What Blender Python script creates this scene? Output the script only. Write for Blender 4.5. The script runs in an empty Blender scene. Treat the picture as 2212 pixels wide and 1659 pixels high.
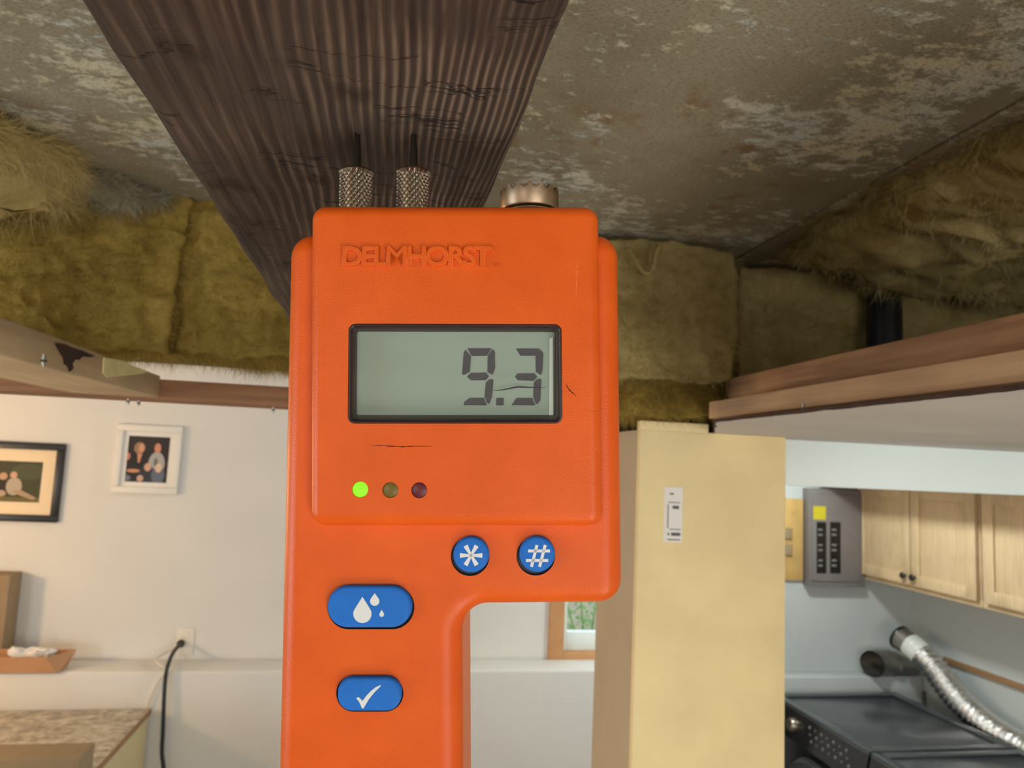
import bpy, bmesh, math, random
from mathutils import Vector, Matrix, noise
random.seed(7)
sc = bpy.context.scene
C = sc.collection

# ------------------------------------------------------------------ camera
W, H, F = 2212.0, 1659.0, 1580.0
CX, CY = W / 2, H / 2
CAMZ = 2.10
_d = Vector(((821 - CX) / F, -(988 - CY) / F, -1.0)).normalized()      # the joist direction, world +Y
_h = Vector((1.0, -0.045, 0.0))
_X = (_h - _h.dot(_d) * _d).normalized()
_Y = _d
_Z = _X.cross(_Y)
RCW = Matrix((_X, _Y, _Z))                                              # camera axes -> world axes
CAM = Vector((0, 0, CAMZ))
cam_data = bpy.data.cameras.new('camera')
cam = bpy.data.objects.new('camera', cam_data)
C.objects.link(cam)
cam.matrix_world = Matrix.Translation(CAM) @ RCW.to_4x4()
cam_data.sensor_width = 36.0
cam_data.lens = F / W * 36.0
cam_data.clip_start = 0.01
cam_data.dof.use_dof = True
cam_data.dof.focus_distance = 0.172
cam_data.dof.aperture_fstop = 38.0
sc.camera = cam

# ------------------------------------------------------------------ world, lights, exposure
sc.view_settings.view_transform = 'Standard'
sc.view_settings.look = 'None'
sc.view_settings.exposure = -0.35
sc.view_settings.gamma = 1.0
sc.view_settings.use_curve_mapping = False
world = bpy.data.worlds.new('world'); sc.world = world
world.use_nodes = True
wn = world.node_tree.nodes; wl = world.node_tree.links
bg = wn['Background']
bg.inputs[0].default_value = (0.75, 0.87, 1.0, 1)
bg.inputs[1].default_value = 2.6

def point(name, loc, watts, col, radius):
    l = bpy.data.lights.new(name, 'POINT'); l.energy = watts; l.color = col; l.shadow_soft_size = radius
    o = bpy.data.objects.new(name, l); C.objects.link(o); o.location = loc; return o
def area(name, loc, target, sx, sy, watts, col):
    l = bpy.data.lights.new(name, 'AREA'); l.shape = 'RECTANGLE'; l.size = sx; l.size_y = sy; l.energy = watts; l.color = col
    o = bpy.data.objects.new(name, l); C.objects.link(o); o.location = loc
    o.rotation_euler = (Vector(target) - Vector(loc)).to_track_quat('-Z', 'Y').to_euler(); return o
point('room_lamp_light', (-1.5, -2.2, CAMZ - 0.06), 34, (1.0, 0.93, 0.82), 0.14)
point('warm_lamp_light', (-2.55, 2.45, CAMZ - 0.28), 58, (1.0, 0.66, 0.34), 0.09)
point('laundry_lamp_light', (1.78, 2.9, CAMZ + 0.42), 66, (0.90, 1.0, 0.97), 0.07)
area('side_window_light', (-3.1, -0.2, 1.55), (0, 0.3, 2.0), 1.4, 1.0, 56, (0.82, 0.92, 1.0))
area('rear_fill_light', (0.9, -3.1, 1.35), (0.6, 0.6, 2.35), 2.4, 1.1, 62, (1.0, 0.98, 0.94))  # added rear fill for subfloor, meter and column; no window there
area('cavity_fill_light', (0.7, -0.9, 0.75), (0.35, 0.75, 2.4), 0.7, 0.7, 17, (1.0, 0.95, 0.87))  # unseen fill aimed upwards, added to brighten the joist bay

# ------------------------------------------------------------------ helpers
def ray(px, py):
    return RCW @ Vector(((px - CX) / F, -(py - CY) / F, -1.0))
def aty(px, py, Y):
    r = ray(px, py); return CAM + r * (Y / r.y)
def atx(px, py, X):
    r = ray(px, py); return CAM + r * (X / r.x)
def atz(px, py, z):
    r = ray(px, py); return CAM + r * ((z - CAMZ) / r.z)

def link(name, me, mat=None, parent=None):
    o = bpy.data.objects.new(name, me); C.objects.link(o)
    if mat is not None: me.materials.append(mat)
    if parent is not None: o.parent = parent
    return o
def obj(name, bm, mat=None, parent=None, smooth=None):
    me = bpy.data.meshes.new(name)
    bmesh.ops.recalc_face_normals(bm, faces=bm.faces[:])
    bm.to_mesh(me); bm.free()
    if smooth is not None:
        for p in me.polygons: p.use_smooth = True
        me.set_sharp_from_angle(angle=math.radians(smooth))
    return link(name, me, mat, parent)
def tag(o, label=None, cat=None, group=None, kind=None):
    if label: o['label'] = label
    if cat: o['category'] = cat
    if group: o['group'] = group
    if kind: o['kind'] = kind
    return o
def empty(name, loc=(0, 0, 0)):
    o = bpy.data.objects.new(name, None); C.objects.link(o); o.location = loc
    o.empty_display_size = 0.02
    return o
def box(bm, x0, x1, y0, y1, z0, z1, bev=0.0, seg=2):
    r = bmesh.ops.create_cube(bm, size=1.0)
    vs = r['verts']
    for v in vs:
        v.co = Vector((x0 + (v.co.x + .5) * (x1 - x0), y0 + (v.co.y + .5) * (y1 - y0), z0 + (v.co.z + .5) * (z1 - z0)))
    if bev > 0:
        es = list({e for v in vs for e in v.link_edges})
        bmesh.ops.bevel(bm, geom=es, offset=bev, segments=seg, profile=0.5, affect='EDGES')
    return bm
def mbox(name, x0, x1, y0, y1, z0, z1, mat, parent=None, bev=0.0, seg=2):
    return obj(name, box(bmesh.new(), x0, x1, y0, y1, z0, z1, bev, seg), mat, parent, 40 if bev else None)
def tube(bm, pts, rad, seg=16, cap=True):
    pts = [Vector(p) for p in pts]
    rads = rad if isinstance(rad, (list, tuple)) else [rad] * len(pts)
    rings = []; up = None
    for i, p in enumerate(pts):
        t = (pts[min(i + 1, len(pts) - 1)] - pts[max(i - 1, 0)]).normalized()
        if up is None:
            up = t.orthogonal().normalized()
        up = (up - up.dot(t) * t)
        up = up.normalized() if up.length > 1e-6 else t.orthogonal().normalized()
        s = t.cross(up)
        rings.append([bm.verts.new(p + (up * math.cos(a) + s * math.sin(a)) * rads[i]) for a in [2 * math.pi * k / seg for k in range(seg)]])
    for a, b in zip(rings, rings[1:]):
        for k in range(seg):
            bm.faces.new((a[k], a[(k + 1) % seg], b[(k + 1) % seg], b[k]))
    if cap:
        bm.faces.new(rings[0][::-1]); bm.faces.new(rings[-1])
    return bm
def spline(pts, n=12):
    pts = [Vector(p) for p in pts]; out = []
    P = [pts[0] * 2 - pts[1]] + pts + [pts[-1] * 2 - pts[-2]]
    for i in range(1, len(P) - 2):
        for k in range(n):
            t = k / n
            a, b, c, d = P[i - 1], P[i], P[i + 1], P[i + 2]
            out.append(0.5 * ((2 * b) + (c - a) * t + (2 * a - 5 * b + 4 * c - d) * t * t + (3 * b - a - 3 * c + d) * t ** 3))
    out.append(pts[-1]); return out

# ------------------------------------------------------------------ materials
def srgb(r, g, b):
    f = lambda c: (c / 255 / 12.92) if c / 255 <= 0.04045 else ((c / 255 + 0.055) / 1.055) ** 2.4
    return (f(r), f(g), f(b), 1)
class NM:
    def __init__(s, name):
        s.m = bpy.data.materials.new(name); s.m.use_nodes = True
        s.n = s.m.node_tree.nodes; s.l = s.m.node_tree.links
        s.p = s.n['Principled BSDF']
        s.tc = None
    def node(s, t, **kw):
        n = s.n.new(t)
        for k, v in kw.items(): setattr(n, k, v)
        return n
    def link(s, a, b): s.l.new(a, b)
    def coord(s, scale=(1, 1, 1), kind='Object', loc=(0, 0, 0)):
        if s.tc is None: s.tc = s.node('ShaderNodeTexCoord')
        m = s.node('ShaderNodeMapping'); s.link(s.tc.outputs[kind], m.inputs[0])
        m.inputs['Scale'].default_value = scale; m.inputs['Location'].default_value = loc
        return m.outputs[0]
    def noise(s, vec, scale, detail=4, rough=.5, dist=0.0):
        n = s.node('ShaderNodeTexNoise'); s.link(vec, n.inputs['Vector'])
        n.inputs['Scale'].default_value = scale; n.inputs['Detail'].default_value = detail
        n.inputs['Roughness'].default_value = rough; n.inputs['Distortion'].default_value = dist
        return n.outputs[0]
    def ramp(s, fac, stops, interp='LINEAR'):
        r = s.node('ShaderNodeValToRGB'); s.link(fac, r.inputs[0])
        r.color_ramp.interpolation = interp
        e = r.color_ramp.elements
        while len(e) < len(stops): e.new(0.5)
        for el, (p, c) in zip(e, stops): el.position = p; el.color = c
        return r.outputs[0]
    def mix(s, a, b, fac, mode='MIX'):
        m = s.node('ShaderNodeMix', data_type='RGBA', blend_type=mode)
        for sock, v in ((0, fac), (6, a), (7, b)):
            if isinstance(v, (int, float)): m.inputs[sock].default_value = v
            elif isinstance(v, tuple): m.inputs[sock].default_value = v
            else: s.link(v, m.inputs[sock])
        return m.outputs[2]
    def math(s, op, a, b=None, c=None):
        m = s.node('ShaderNodeMath', operation=op)
        for i, v in enumerate((a, b, c)):
            if v is None: continue
            if isinstance(v, (int, float)): m.inputs[i].default_value = v
            else: s.link(v, m.inputs[i])
        return m.outputs[0]
    def bump(s, h, strength=.3, dist=.001):
        b = s.node('ShaderNodeBump'); s.link(h, b.inputs['Height'])
        b.inputs['Strength'].default_value = strength; b.inputs['Distance'].default_value = dist
        s.link(b.outputs[0], s.p.inputs['Normal'])
    def col(s, c):
        if isinstance(c, tuple): s.p.inputs['Base Color'].default_value = c
        else: s.link(c, s.p.inputs['Base Color'])
        return s
    def set(s, **kw):
        for k, v in kw.items(): s.p.inputs[k.replace('_', ' ')].default_value = v
        return s
BW = lambda v: (v, v, v, 1)
def simple(name, c, rough=.5, metal=0.0, var=0.0, scale=20.0, bump=0.0, bscale=200.0, bdist=.0005):
    M = NM(name); M.set(Roughness=rough, Metallic=metal)
    v = M.coord()
    if var > 0:
        n = M.noise(v, scale, 5)
        lo = tuple(x * (1 - var) for x in c[:3]) + (1,); hi = tuple(min(1, x * (1 + var)) for x in c[:3]) + (1,)
        M.col(M.ramp(n, [(.3, lo), (.7, hi)]))
    else: M.col(c)
    if bump > 0:
        M.bump(M.noise(v, bscale, 3), bump, bdist)
    return M.m

def mat_orange():
    M = NM('orange_plastic'); v = M.coord()
    n = M.noise(v, 90, 5); n2 = M.noise(v, 3600, 2)
    c = M.ramp(n, [(.3, srgb(222, 90, 19)), (.7, srgb(232, 97, 24))])
    # a few dirt smears, stretched sideways
    v2 = M.coord((60, 420, 60)); sm = M.noise(v2, 1.0, 6, .65)
    f = M.ramp(sm, [(.66, BW(0)), (.78, BW(.35))])
    c = M.mix(c, srgb(150, 50, 18), f)
    M.col(c); M.set(Roughness=.34)
    M.p.inputs['Specular IOR Level'].default_value = .32
    M.bump(n2, .5, .00012)
    return M.m
def mat_joist():
    M = NM('weathered_joist_wood')
    v = M.coord((1, .055, 1))
    w = M.noise(M.coord((1, .5, 1)), 14, 3)                     # slow waviness of the grain
    sep = M.node('ShaderNodeSeparateXYZ'); M.link(M.coord(), sep.inputs[0])
    x = M.math('ADD', sep.outputs[0], M.math('MULTIPLY', M.math('SUBTRACT', w, .5), .012))
    # rings get finer towards +x
    xs = M.math('ADD', M.math('MULTIPLY', x, 430), M.math('MULTIPLY', M.math('MULTIPLY', x, x), 2200))
    big = M.noise(M.coord((1, .12, 1)), 60, 3)
    ph = M.math('ADD', M.math('MULTIPLY', xs, 6.283), M.math('MULTIPLY', big, 9.0))
    s = M.math('POWER', M.math('ADD', M.math('MULTIPLY', M.math('SINE', ph), .5), .5), 1.8)
    fine = M.noise(M.coord((1, .03, 1)), 900, 3)
    patch = M.noise(M.coord(), 22, 4)
    amt = M.math('MULTIPLY', M.ramp(patch, [(.40, BW(.25)), (.60, BW(1))]), M.math('MINIMUM', 1.0, M.math('MAXIMUM', .35, M.math('ADD', M.math('MULTIPLY', sep.outputs[0], 11.0), .85))))
    s2 = M.math('MULTIPLY', s, amt)
    mixv = M.math('ADD', M.math('MULTIPLY', s2, .6), M.math('MULTIPLY', fine, .4))
    c = M.ramp(mixv, [(.10, srgb(52, 42, 36)), (.32, srgb(84, 70, 60)), (.75, srgb(136, 117, 99))])
    tint = M.noise(M.coord(), 16, 3)
    c = M.mix(c, srgb(92, 52, 42), M.ramp(tint, [(.55, BW(0)), (.78, BW(.3))]))
    # knots
    for kx, ky, rad in ((-.052, .236, .0085), (-.0255, .222, .006), (-.012, .165, .006), (-.045, .155, .006), (-.046, .33, .006)):
        cb = M.node('ShaderNodeCombineXYZ'); cb.inputs[0].default_value = kx; cb.inputs[1].default_value = ky
        vd = M.node('ShaderNodeVectorMath', operation='DISTANCE')
        sp = M.node('ShaderNodeSeparateXYZ'); M.link(M.coord(), sp.inputs[0])
        c2 = M.node('ShaderNodeCombineXYZ'); M.link(sp.outputs[0], c2.inputs[0]); M.link(sp.outputs[1], c2.inputs[1])
        M.link(c2.outputs[0], vd.inputs[0]); M.link(cb.outputs[0], vd.inputs[1])
        dist = M.math('ADD', vd.outputs['Value'], M.math('MULTIPLY', M.math('SUBTRACT', M.noise(M.coord(), 160, 4), .5), rad * 1.6))
        c = M.mix(srgb(44, 29, 22), c, M.ramp(M.math('DIVIDE', dist, rad), [(.2, BW(.25)), (1.0, BW(1))]))
    # cross checks
    ck = M.noise(M.coord((18, 90, 18)), 1.0, 5, .55, .6)
    d = M.math('ABSOLUTE', M.math('SUBTRACT', ck, .5))
    gate = M.noise(M.coord(), 34, 2)
    line = M.math('MULTIPLY', M.ramp(d, [(.0, BW(1)), (.013, BW(0))]), M.ramp(gate, [(.50, BW(0)), (.58, BW(1))]))
    c = M.mix(c, srgb(34, 22, 17), line)
    M.col(c); M.set(Roughness=.8)
    M.p.inputs['Specular IOR Level'].default_value = .25
    M.bump(M.math('SUBTRACT', mixv, M.math('MULTIPLY', line, .8)), .7, .0012)
    return M.m
def mat_subfloor(seed=0.0):
    M = NM('flaked_subfloor_board'); v = M.coord(loc=(seed, seed, 0))
    base = M.noise(v, 5, 6, .6)
    c = M.ramp(base, [(.32, srgb(146, 136, 114)), (.5, srgb(166, 157, 134)), (.7, srgb(178, 170, 148))])
    rust = M.noise(v, 30, 6, .6)
    rg = M.noise(M.coord(loc=(3 + seed, 1, 0)), 4.5, 3)
    c = M.mix(c, srgb(146, 112, 74), M.math('MULTIPLY', M.ramp(rust, [(.52, BW(0)), (.66, BW(.8))]), M.ramp(rg, [(.45, BW(0)), (.6, BW(1))])))
    pn = M.noise(M.coord((1, 1.5, 1), loc=(seed, .4, 0)), 42, 11, .78, .2)
    pg = M.noise(M.coord(loc=(1 + seed, 5, 0)), 6.0, 3)
    th = M.math('ADD', pn, M.math('MULTIPLY', M.math('SUBTRACT', pg, .5), .7))
    f = M.ramp(th, [(.53, BW(0)), (.60, BW(.95))])
    pc = M.ramp(M.noise(v, 9, 2), [(.4, srgb(222, 226, 218)), (.6, srgb(230, 220, 186))])
    c = M.mix(c, pc, f)
    gr = M.noise(M.coord((1, 3, 1)), 260, 3)
    c = M.mix(c, srgb(100, 88, 70), M.ramp(gr, [(.50, BW(0)), (.72, BW(.75))]))
    M.col(c); M.set(Roughness=.9); M.p.inputs['Specular IOR Level'].default_value = .15
    M.bump(M.math('ADD', M.math('MULTIPLY', f, .6), M.math('MULTIPLY', gr, .4)), .5, .0015)
    return M.m
def mat_wool(name, lo, hi):
    M = NM(name); v = M.coord()
    n = M.noise(v, 9, 6, .6, .3); n2 = M.noise(v, 320, 3, .6)
    c = M.ramp(n, [(.3, lo), (.7, hi)])
    c = M.mix(c, tuple(x * .6 for x in lo[:3]) + (1,), M.ramp(n2, [(.5, BW(0)), (.8, BW(.45))]))
    M.col(c); M.set(Roughness=1.0); M.p.inputs['Specular IOR Level'].default_value = .05
    M.bump(n2, .5, .002)
    return M.m
def mat_strip(name, lo, hi, axis=1):
    M = NM(name)
    sc_ = [1, 1, 1]; sc_[axis] = .06
    n = M.noise(M.coord(tuple(sc_)), 110, 5, .6, .2); b = M.noise(M.coord(), 7, 3)
    c = M.ramp(n, [(.3, lo), (.7, hi)])
    c = M.mix(c, tuple(x * .7 for x in lo[:3]) + (1,), M.ramp(b, [(.5, BW(0)), (.75, BW(.5))]))
    M.col(c); M.set(Roughness=.75); M.bump(n, .25, .0006)
    return M.m
def mat_granite():
    M = NM('mottled_laminate'); v = M.coord()
    n = M.noise(v, 26, 8, .65, .5); n2 = M.noise(v, 8, 4)
    c = M.ramp(n, [(.33, srgb(128, 112, 92)), (.48, srgb(176, 160, 136)), (.62, srgb(214, 200, 176))])
    c = M.mix(c, srgb(120, 104, 86), M.ramp(n2, [(.5, BW(0)), (.72, BW(.45))]))
    M.col(c); M.set(Roughness=.35); return M.m
def mat_foil():
    M = NM('crinkled_foil'); v = M.coord()
    M.col(srgb(232, 232, 230)); M.set(Roughness=.2, Metallic=1.0)
    M.bump(M.noise(v, 110, 3, .6), .8, .004); return M.m
def mat_glass(name, gloss, tint=(1, 1, 1, 1), rough=.02):
    M = NM(name)
    t = M.node('ShaderNodeBsdfTransparent'); t.inputs[0].default_value = tint
    g = M.node('ShaderNodeBsdfGlossy'); g.inputs['Roughness'].default_value = rough
    mx = M.node('ShaderNodeMixShader'); mx.inputs[0].default_value = gloss
    M.link(t.outputs[0], mx.inputs[1]); M.link(g.outputs[0], mx.inputs[2])
    M.link(mx.outputs[0], M.n['Material Output'].inputs[0]); return M.m
def mat_attr(name, rough=.4):
    M = NM(name); a = M.node('ShaderNodeAttribute', attribute_name='ink')
    M.link(a.outputs['Color'], M.p.inputs['Base Color']); M.set(Roughness=rough); return M.m
def mat_emit(name, c, strength):
    M = NM(name); M.col(c); M.p.inputs['Emission Color'].default_value = c; M.p.inputs['Emission Strength'].default_value = strength
    return M.m

ORANGE = mat_orange(); JOIST = mat_joist(); SUB1 = mat_subfloor(0.0); SUB2 = mat_subfloor(2.3)
WALL = simple('white_wall_paint', srgb(216, 213, 208), .7, 0, .03, 3, .15, 160, .0006)
WALL2 = simple('wall_paint_dim_cool_light', srgb(187, 192, 191), .7, 0, .03, 3, .15, 160, .0006)  # wall paint again, laundry's dimmer, cooler light put into the colour
WHITE = simple('white_gloss_trim', srgb(228, 240, 238), .45, 0, .02, 5)
CEILP = simple('grey_ceiling_panel', srgb(188, 180, 172), .8, 0, .06, 9, .1, 200)
DARKEDGE = simple('torn_dark_edge', srgb(58, 36, 26), .9, 0, .3, 60)
WOOL = mat_wool('yellow_glass_wool', srgb(138, 116, 56), srgb(176, 150, 80))
WOOLD = mat_wool('dusty_glass_wool', srgb(154, 136, 86), srgb(204, 184, 128))
WOOLP = mat_wool('pale_glass_wool', srgb(208, 184, 120), srgb(240, 222, 164))
WOOLG = mat_wool('grey_dust_fluff', srgb(160, 152, 126), srgb(190, 182, 156))
FUR = mat_strip('brown_furring_wood', srgb(142, 100, 68), srgb(190, 144, 104), 1)
FURX = mat_strip('dark_brown_furring_wood', srgb(120, 82, 54), srgb(158, 112, 78), 0)
FURL = mat_strip('pale_furring_wood', srgb(190, 160, 122), srgb(214, 186, 146), 1)
FURL2 = mat_strip('tan_furring_wood', srgb(170, 134, 100), srgb(196, 160, 122), 1)
DARKWOOD = simple('dark_rim_wood', srgb(54, 42, 32), .9, 0, .3, 12)
PIPE = simple('black_plastic_pipe', srgb(26, 28, 32), .3)
STEEL = simple('steel', srgb(170, 160, 145), .35, 1.0)
NICKEL = simple('worn_nickel', srgb(184, 160, 134), .42, 1.0, .15, 400)
KNURL = simple('knurled_nickel', srgb(196, 186, 170), .26, 1.0)
PINM = simple('dark_pin_steel', srgb(60, 52, 46), .45, .8)
BLACK = simple('black_plastic', srgb(18, 18, 20), .4)
BLUE = simple('blue_rubber', srgb(34, 112, 204), .6, 0, .05, 300, .2, 2500, .0002)
BLUE.node_tree.nodes['Principled BSDF'].inputs['Specular IOR Level'].default_value = .25
INK = simple('white_print', srgb(226, 228, 228), .5)
BEZEL = simple('dark_maroon_bezel', srgb(52, 30, 32), .3)
LCD = simple('grey_green_display', srgb(146, 162, 148), .6, 0, .02, 60)
SEG = simple('display_segment', srgb(68, 66, 70), .5)
PALE = simple('display_glint_pale', srgb(208, 220, 206), .4)  # reflected light along the display's edge, put in as colour
COVER = mat_glass('clear_display_cover', .015)
PANE = mat_glass('window_glass', .08)
LEDG = mat_emit('lit_green_led', (.20, .90, .01, 1), 1.0)
LEDY = simple('unlit_amber_led', srgb(112, 92, 28), .35)
LEDR = simple('unlit_red_led', srgb(98, 26, 38), .35)
TAN = simple('tan_fibreboard', srgb(234, 212, 160), .75, 0, .06, 14, .15, 400)
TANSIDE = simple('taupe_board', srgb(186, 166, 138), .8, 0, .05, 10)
CARD = simple('brown_cardboard', srgb(190, 142, 104), .85, 0, .08, 14)
CARDD = simple('dull_cardboard', srgb(150, 128, 98), .85, 0, .06, 14)
PAPER = simple('white_paper', srgb(228, 224, 218), .8)
GRAN = mat_granite()
MAPLE = mat_strip('maple_cabinet_wood', srgb(190, 163, 126), srgb(208, 183, 146), 2)
MAPLED = simple('maple_edge_brown', srgb(150, 112, 76), .6)
SIDEP = simple('tan_side_panel', srgb(204, 186, 142), .6, 0, .03, 8)
FRAMEB = simple('black_frame', srgb(24, 21, 20), .4)
FRAMEW = simple('white_frame', srgb(224, 220, 212), .5)
MATC = simple('cream_mat_board', srgb(234, 212, 178), .8)
PHOTO = mat_attr('printed_photo', .7)
TRIMW = simple('window_casing_wood', srgb(190, 140, 92), .6, 0, .1, 14)
FOIL = mat_foil()
GALV = simple('galvanised_sheet', srgb(150, 146, 140), .4, .85, .1, 30)
TAPE = simple('pale_duct_tape', srgb(214, 216, 212), .4, .1)
GREYM = simple('grey_painted_metal', srgb(122, 116, 114), .5, .1, .05, 20)
DRYT = simple('charcoal_enamel', srgb(74, 78, 82), .22, .2)
DRYB = simple('black_gloss_panel', srgb(26, 25, 27), .2)
YEL = simple('yellow_sticker', srgb(206, 190, 40), .6)
PLY = simple('plywood_board', srgb(196, 160, 96), .8, 0, .1, 20)
FLOORM = simple('grey_floor', srgb(150, 140, 128), .7, 0, .05, 6)
LEAF = simple('leaf_green', srgb(150, 196, 120), .6, 0, .3, 20)
CORD = simple('black_rubber_cord', srgb(34, 36, 40), .4)
PLATE = simple('outlet_plastic', srgb(222, 214, 200), .4)

# ------------------------------------------------------------------ setting
JZ = CAMZ + .083            # underside of the joist
SZ = CAMZ + .320            # underside of the subfloor
FZ = CAMZ + .056            # underside of the furring strips
RIM = 1.12
def quadobj(name, x0, x1, y0, y1, z0, z1, mat, parent=None): return mbox(name, x0, x1, y0, y1, z0, z1, mat, parent)
tag(quadobj('floor', -3.3, 3.2, -3.3, 4.25, -.05, 0, FLOORM), kind='structure')
YL, YB, LZ = 3.50, 3.70, CAMZ - .966      # ledge front, wall behind it, ledge top
# far wall with a window opening
wx0 = aty(1187, 1300, YB).x; wzb = aty(1190, 1437, YB).z
wx1 = wx0 + .75; wzt = wzb + .62
bm = bmesh.new()
box(bm, -3.3, wx0, YB, YB + .12, 0, CAMZ + .5); box(bm, wx1, 2.0, YB, YB + .12, 0, CAMZ + .5)
box(bm, wx0, wx1, YB, YB + .12, 0, wzb); box(bm, wx0, wx1, YB, YB + .12, wzt, CAMZ + .5)
tag(obj('wall_far', bm, WALL), kind='structure')
bm = bmesh.new(); box(bm, -3.2, 1.99, YL, YB - .001, 0, LZ, .012, 3)
tag(obj('wall_ledge', bm, WALL, None, 40), kind='structure')
YF = 3.90; XR = 3.10; LZ2 = CAMZ - 1.091
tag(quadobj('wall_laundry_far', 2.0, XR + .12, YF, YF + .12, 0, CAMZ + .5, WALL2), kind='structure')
tag(quadobj('wall_laundry_return', 1.9, 2.0, YB + .12, YF + .12, 0, CAMZ + .5, WALL), kind='structure')
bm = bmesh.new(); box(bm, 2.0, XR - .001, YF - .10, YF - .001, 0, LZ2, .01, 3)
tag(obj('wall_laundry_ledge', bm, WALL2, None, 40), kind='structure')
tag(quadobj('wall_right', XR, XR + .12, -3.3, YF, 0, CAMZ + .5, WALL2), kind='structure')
tag(quadobj('wall_left', -3.3, -3.2, -3.3, YB, 0, CAMZ + .5, WALL), kind='structure')
tag(quadobj('wall_rear', -3.2, XR, -3.3, -3.2, 0, CAMZ + .5, WALL), kind='structure')
ceil = tag(empty('ceiling', (0, 0, SZ)), kind='structure')
def pboard(name, x0, x1, y0, y1, z0, z1, mat):
    o = mbox(name, x0, x1, y0, y1, z0 - SZ, z1 - SZ, mat, ceil); return o
SEAM = .508
pboard('subfloor_panel', -.42, SEAM - .004, -3.2, RIM + .05, SZ, SZ + .018, SUB1)
pboard('subfloor_panel', SEAM + .004, XR, -3.2, RIM + .05, SZ + .002, SZ + .02, SUB2)
pboard('subfloor_panel', -3.2, -.424, -3.2, RIM + .05, SZ + .001, SZ + .02, SUB2)
pboard('seam_light_block', SEAM - .05, SEAM + .05, -3.2, RIM + .05, SZ + .021, SZ + .05, DARKWOOD)  # dark backing added above both seams, blocks sky light leaking through
pboard('seam_light_block', -.47, -.37, -3.2, RIM + .05, SZ + .021, SZ + .05, DARKWOOD)
pboard('ceiling_board', -3.2, XR, RIM + .05, YF, CAMZ + .48, CAMZ + .5, WALL)
# thin grey ceiling panel still hanging on the right, with its torn edge
bm = bmesh.new()
px0 = .358
top = []; bot = []
n = 120
ys = [.20 + (1.02 - .20) * i / n for i in range(n + 1)]
edge = [px0 + (.098 * min(1, max(0, (y - .745) / .21))) + .004 * noise.noise(Vector((0, y * 30, 0))) + .003 * noise.noise(Vector((3, y * 110, 0))) for y in ys]
z0, z1 = CAMZ + .0545 - SZ, CAMZ + .0575 - SZ
A = [bm.verts.new((e, y, z0)) for e, y in zip(edge, ys)]; B = [bm.verts.new((2.3, y, z0)) for y in ys]
D = [bm.verts.new((e - .002, y, z1)) for e, y in zip(edge, ys)]; E = [bm.verts.new((2.3, y, z1)) for y in ys]
for i in range(n):
    bm.faces.new((A[i], A[i + 1], B[i + 1], B[i])); bm.faces.new((D[i], E[i], E[i + 1], D[i + 1]))
    f = bm.faces.new((A[i], D[i], D[i + 1], A[i + 1])); f.material_index = 1
pan = obj('ceiling_panel', bm, CEILP, ceil); pan.data.materials.append(DARKEDGE)
# rim board at the end of the joist bay
tag(mbox('rim_board', -3.2, XR, RIM, RIM + .04, CAMZ + .125, SZ, DARKWOOD), 'dark wooden rim board behind the yellow insulation', 'board')
tag(mbox('rim_board', .33, XR, RIM, RIM + .04, CAMZ + .0577, CAMZ + .1249, DARKWOOD), 'lower dark board behind the torn wool flap, over the grey ceiling panel', 'board')
# white header over the laundry opening
HY = 1.0
hz = CAMZ - .016
h0 = aty(1690, 1040, HY); h1 = aty(2212, 1078, HY)
bm = bmesh.new(); box(bm, .50, 2.3, HY, HY + .02, (h0.z + h1.z) / 2, CAMZ + .0544, .002, 2)
tag(obj('trim_1', bm, WHITE, None, 40), 'white header board over the laundry opening', None, None, 'structure')
bm = bmesh.new(); box(bm, 2.46, XR - .001, 2.0, YF - .001, CAMZ - .02, CAMZ + .46)
tag(obj('trim_2', bm, WALL), 'white soffit above the laundry cabinets', None, None, 'structure')

# ------------------------------------------------------------------ moisture meter
MD = .170; TILT = math.radians(4.0)
Mup = Vector((0, math.cos(TILT), -math.sin(TILT))); Mn = Vector((0, math.sin(TILT), math.cos(TILT))); MP0 = Vector((0, 0, -MD))
def mp(px, py, n=0.0):
    c = Vector(((px - CX) / F, -(py - CY) / F, -1.0))
    t = (MP0.dot(Mn) + n) / c.dot(Mn)
    P = c * t
    return Vector((P.x, (P - MP0).dot(Mup), n))
S = MD / F
meter = bpy.data.objects.new('moisture_meter', None); C.objects.link(meter); meter.empty_display_size = .01
Rm = Matrix((Vector((1, 0, 0)), Mup, Mn)).transposed()
meter.matrix_world = Matrix.Translation(CAM + RCW @ MP0) @ (RCW @ Rm).to_4x4()
tag(meter, 'orange handheld moisture meter reading 9.3, pins pushed into the dark joist', 'moisture meter')

def rpoly(pts, radii, inset=0.0, seg=8):
    """rounded polygon (counter-clockwise), inset by a constant distance"""
    n = len(pts); out = []
    P = [Vector((p[0], p[1])) for p in pts]
    for i in range(n):
        a, b, c = P[i - 1], P[i], P[(i + 1) % n]
        d1 = (a - b).normalized(); d2 = (c - b).normalized()
        ang = d1.angle(d2); cross = (b - a).x * (c - b).y - (b - a).y * (c - b).x
        convex = cross > 0
        r0 = radii[i]; t = r0 / math.tan(ang / 2)
        cen = b + (d1 + d2).normalized() * (r0 / math.sin(ang / 2))
        s = b + d1 * t; e = b + d2 * t
        a0 = math.atan2(s.y - cen.y, s.x - cen.x); a1 = math.atan2(e.y - cen.y, e.x - cen.x)
        da = (a1 - a0 + math.pi) % (2 * math.pi) - math.pi
        r = (r0 - inset) if convex else (r0 + inset)
        for k in range(seg + 1):
            th = a0 + da * k / seg
            out.append((cen.x + r * math.cos(th), cen.y + r * math.sin(th)))
    return out
def ringv(bm, pts, z): return [bm.verts.new((p[0], p[1], z)) for p in pts]
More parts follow.
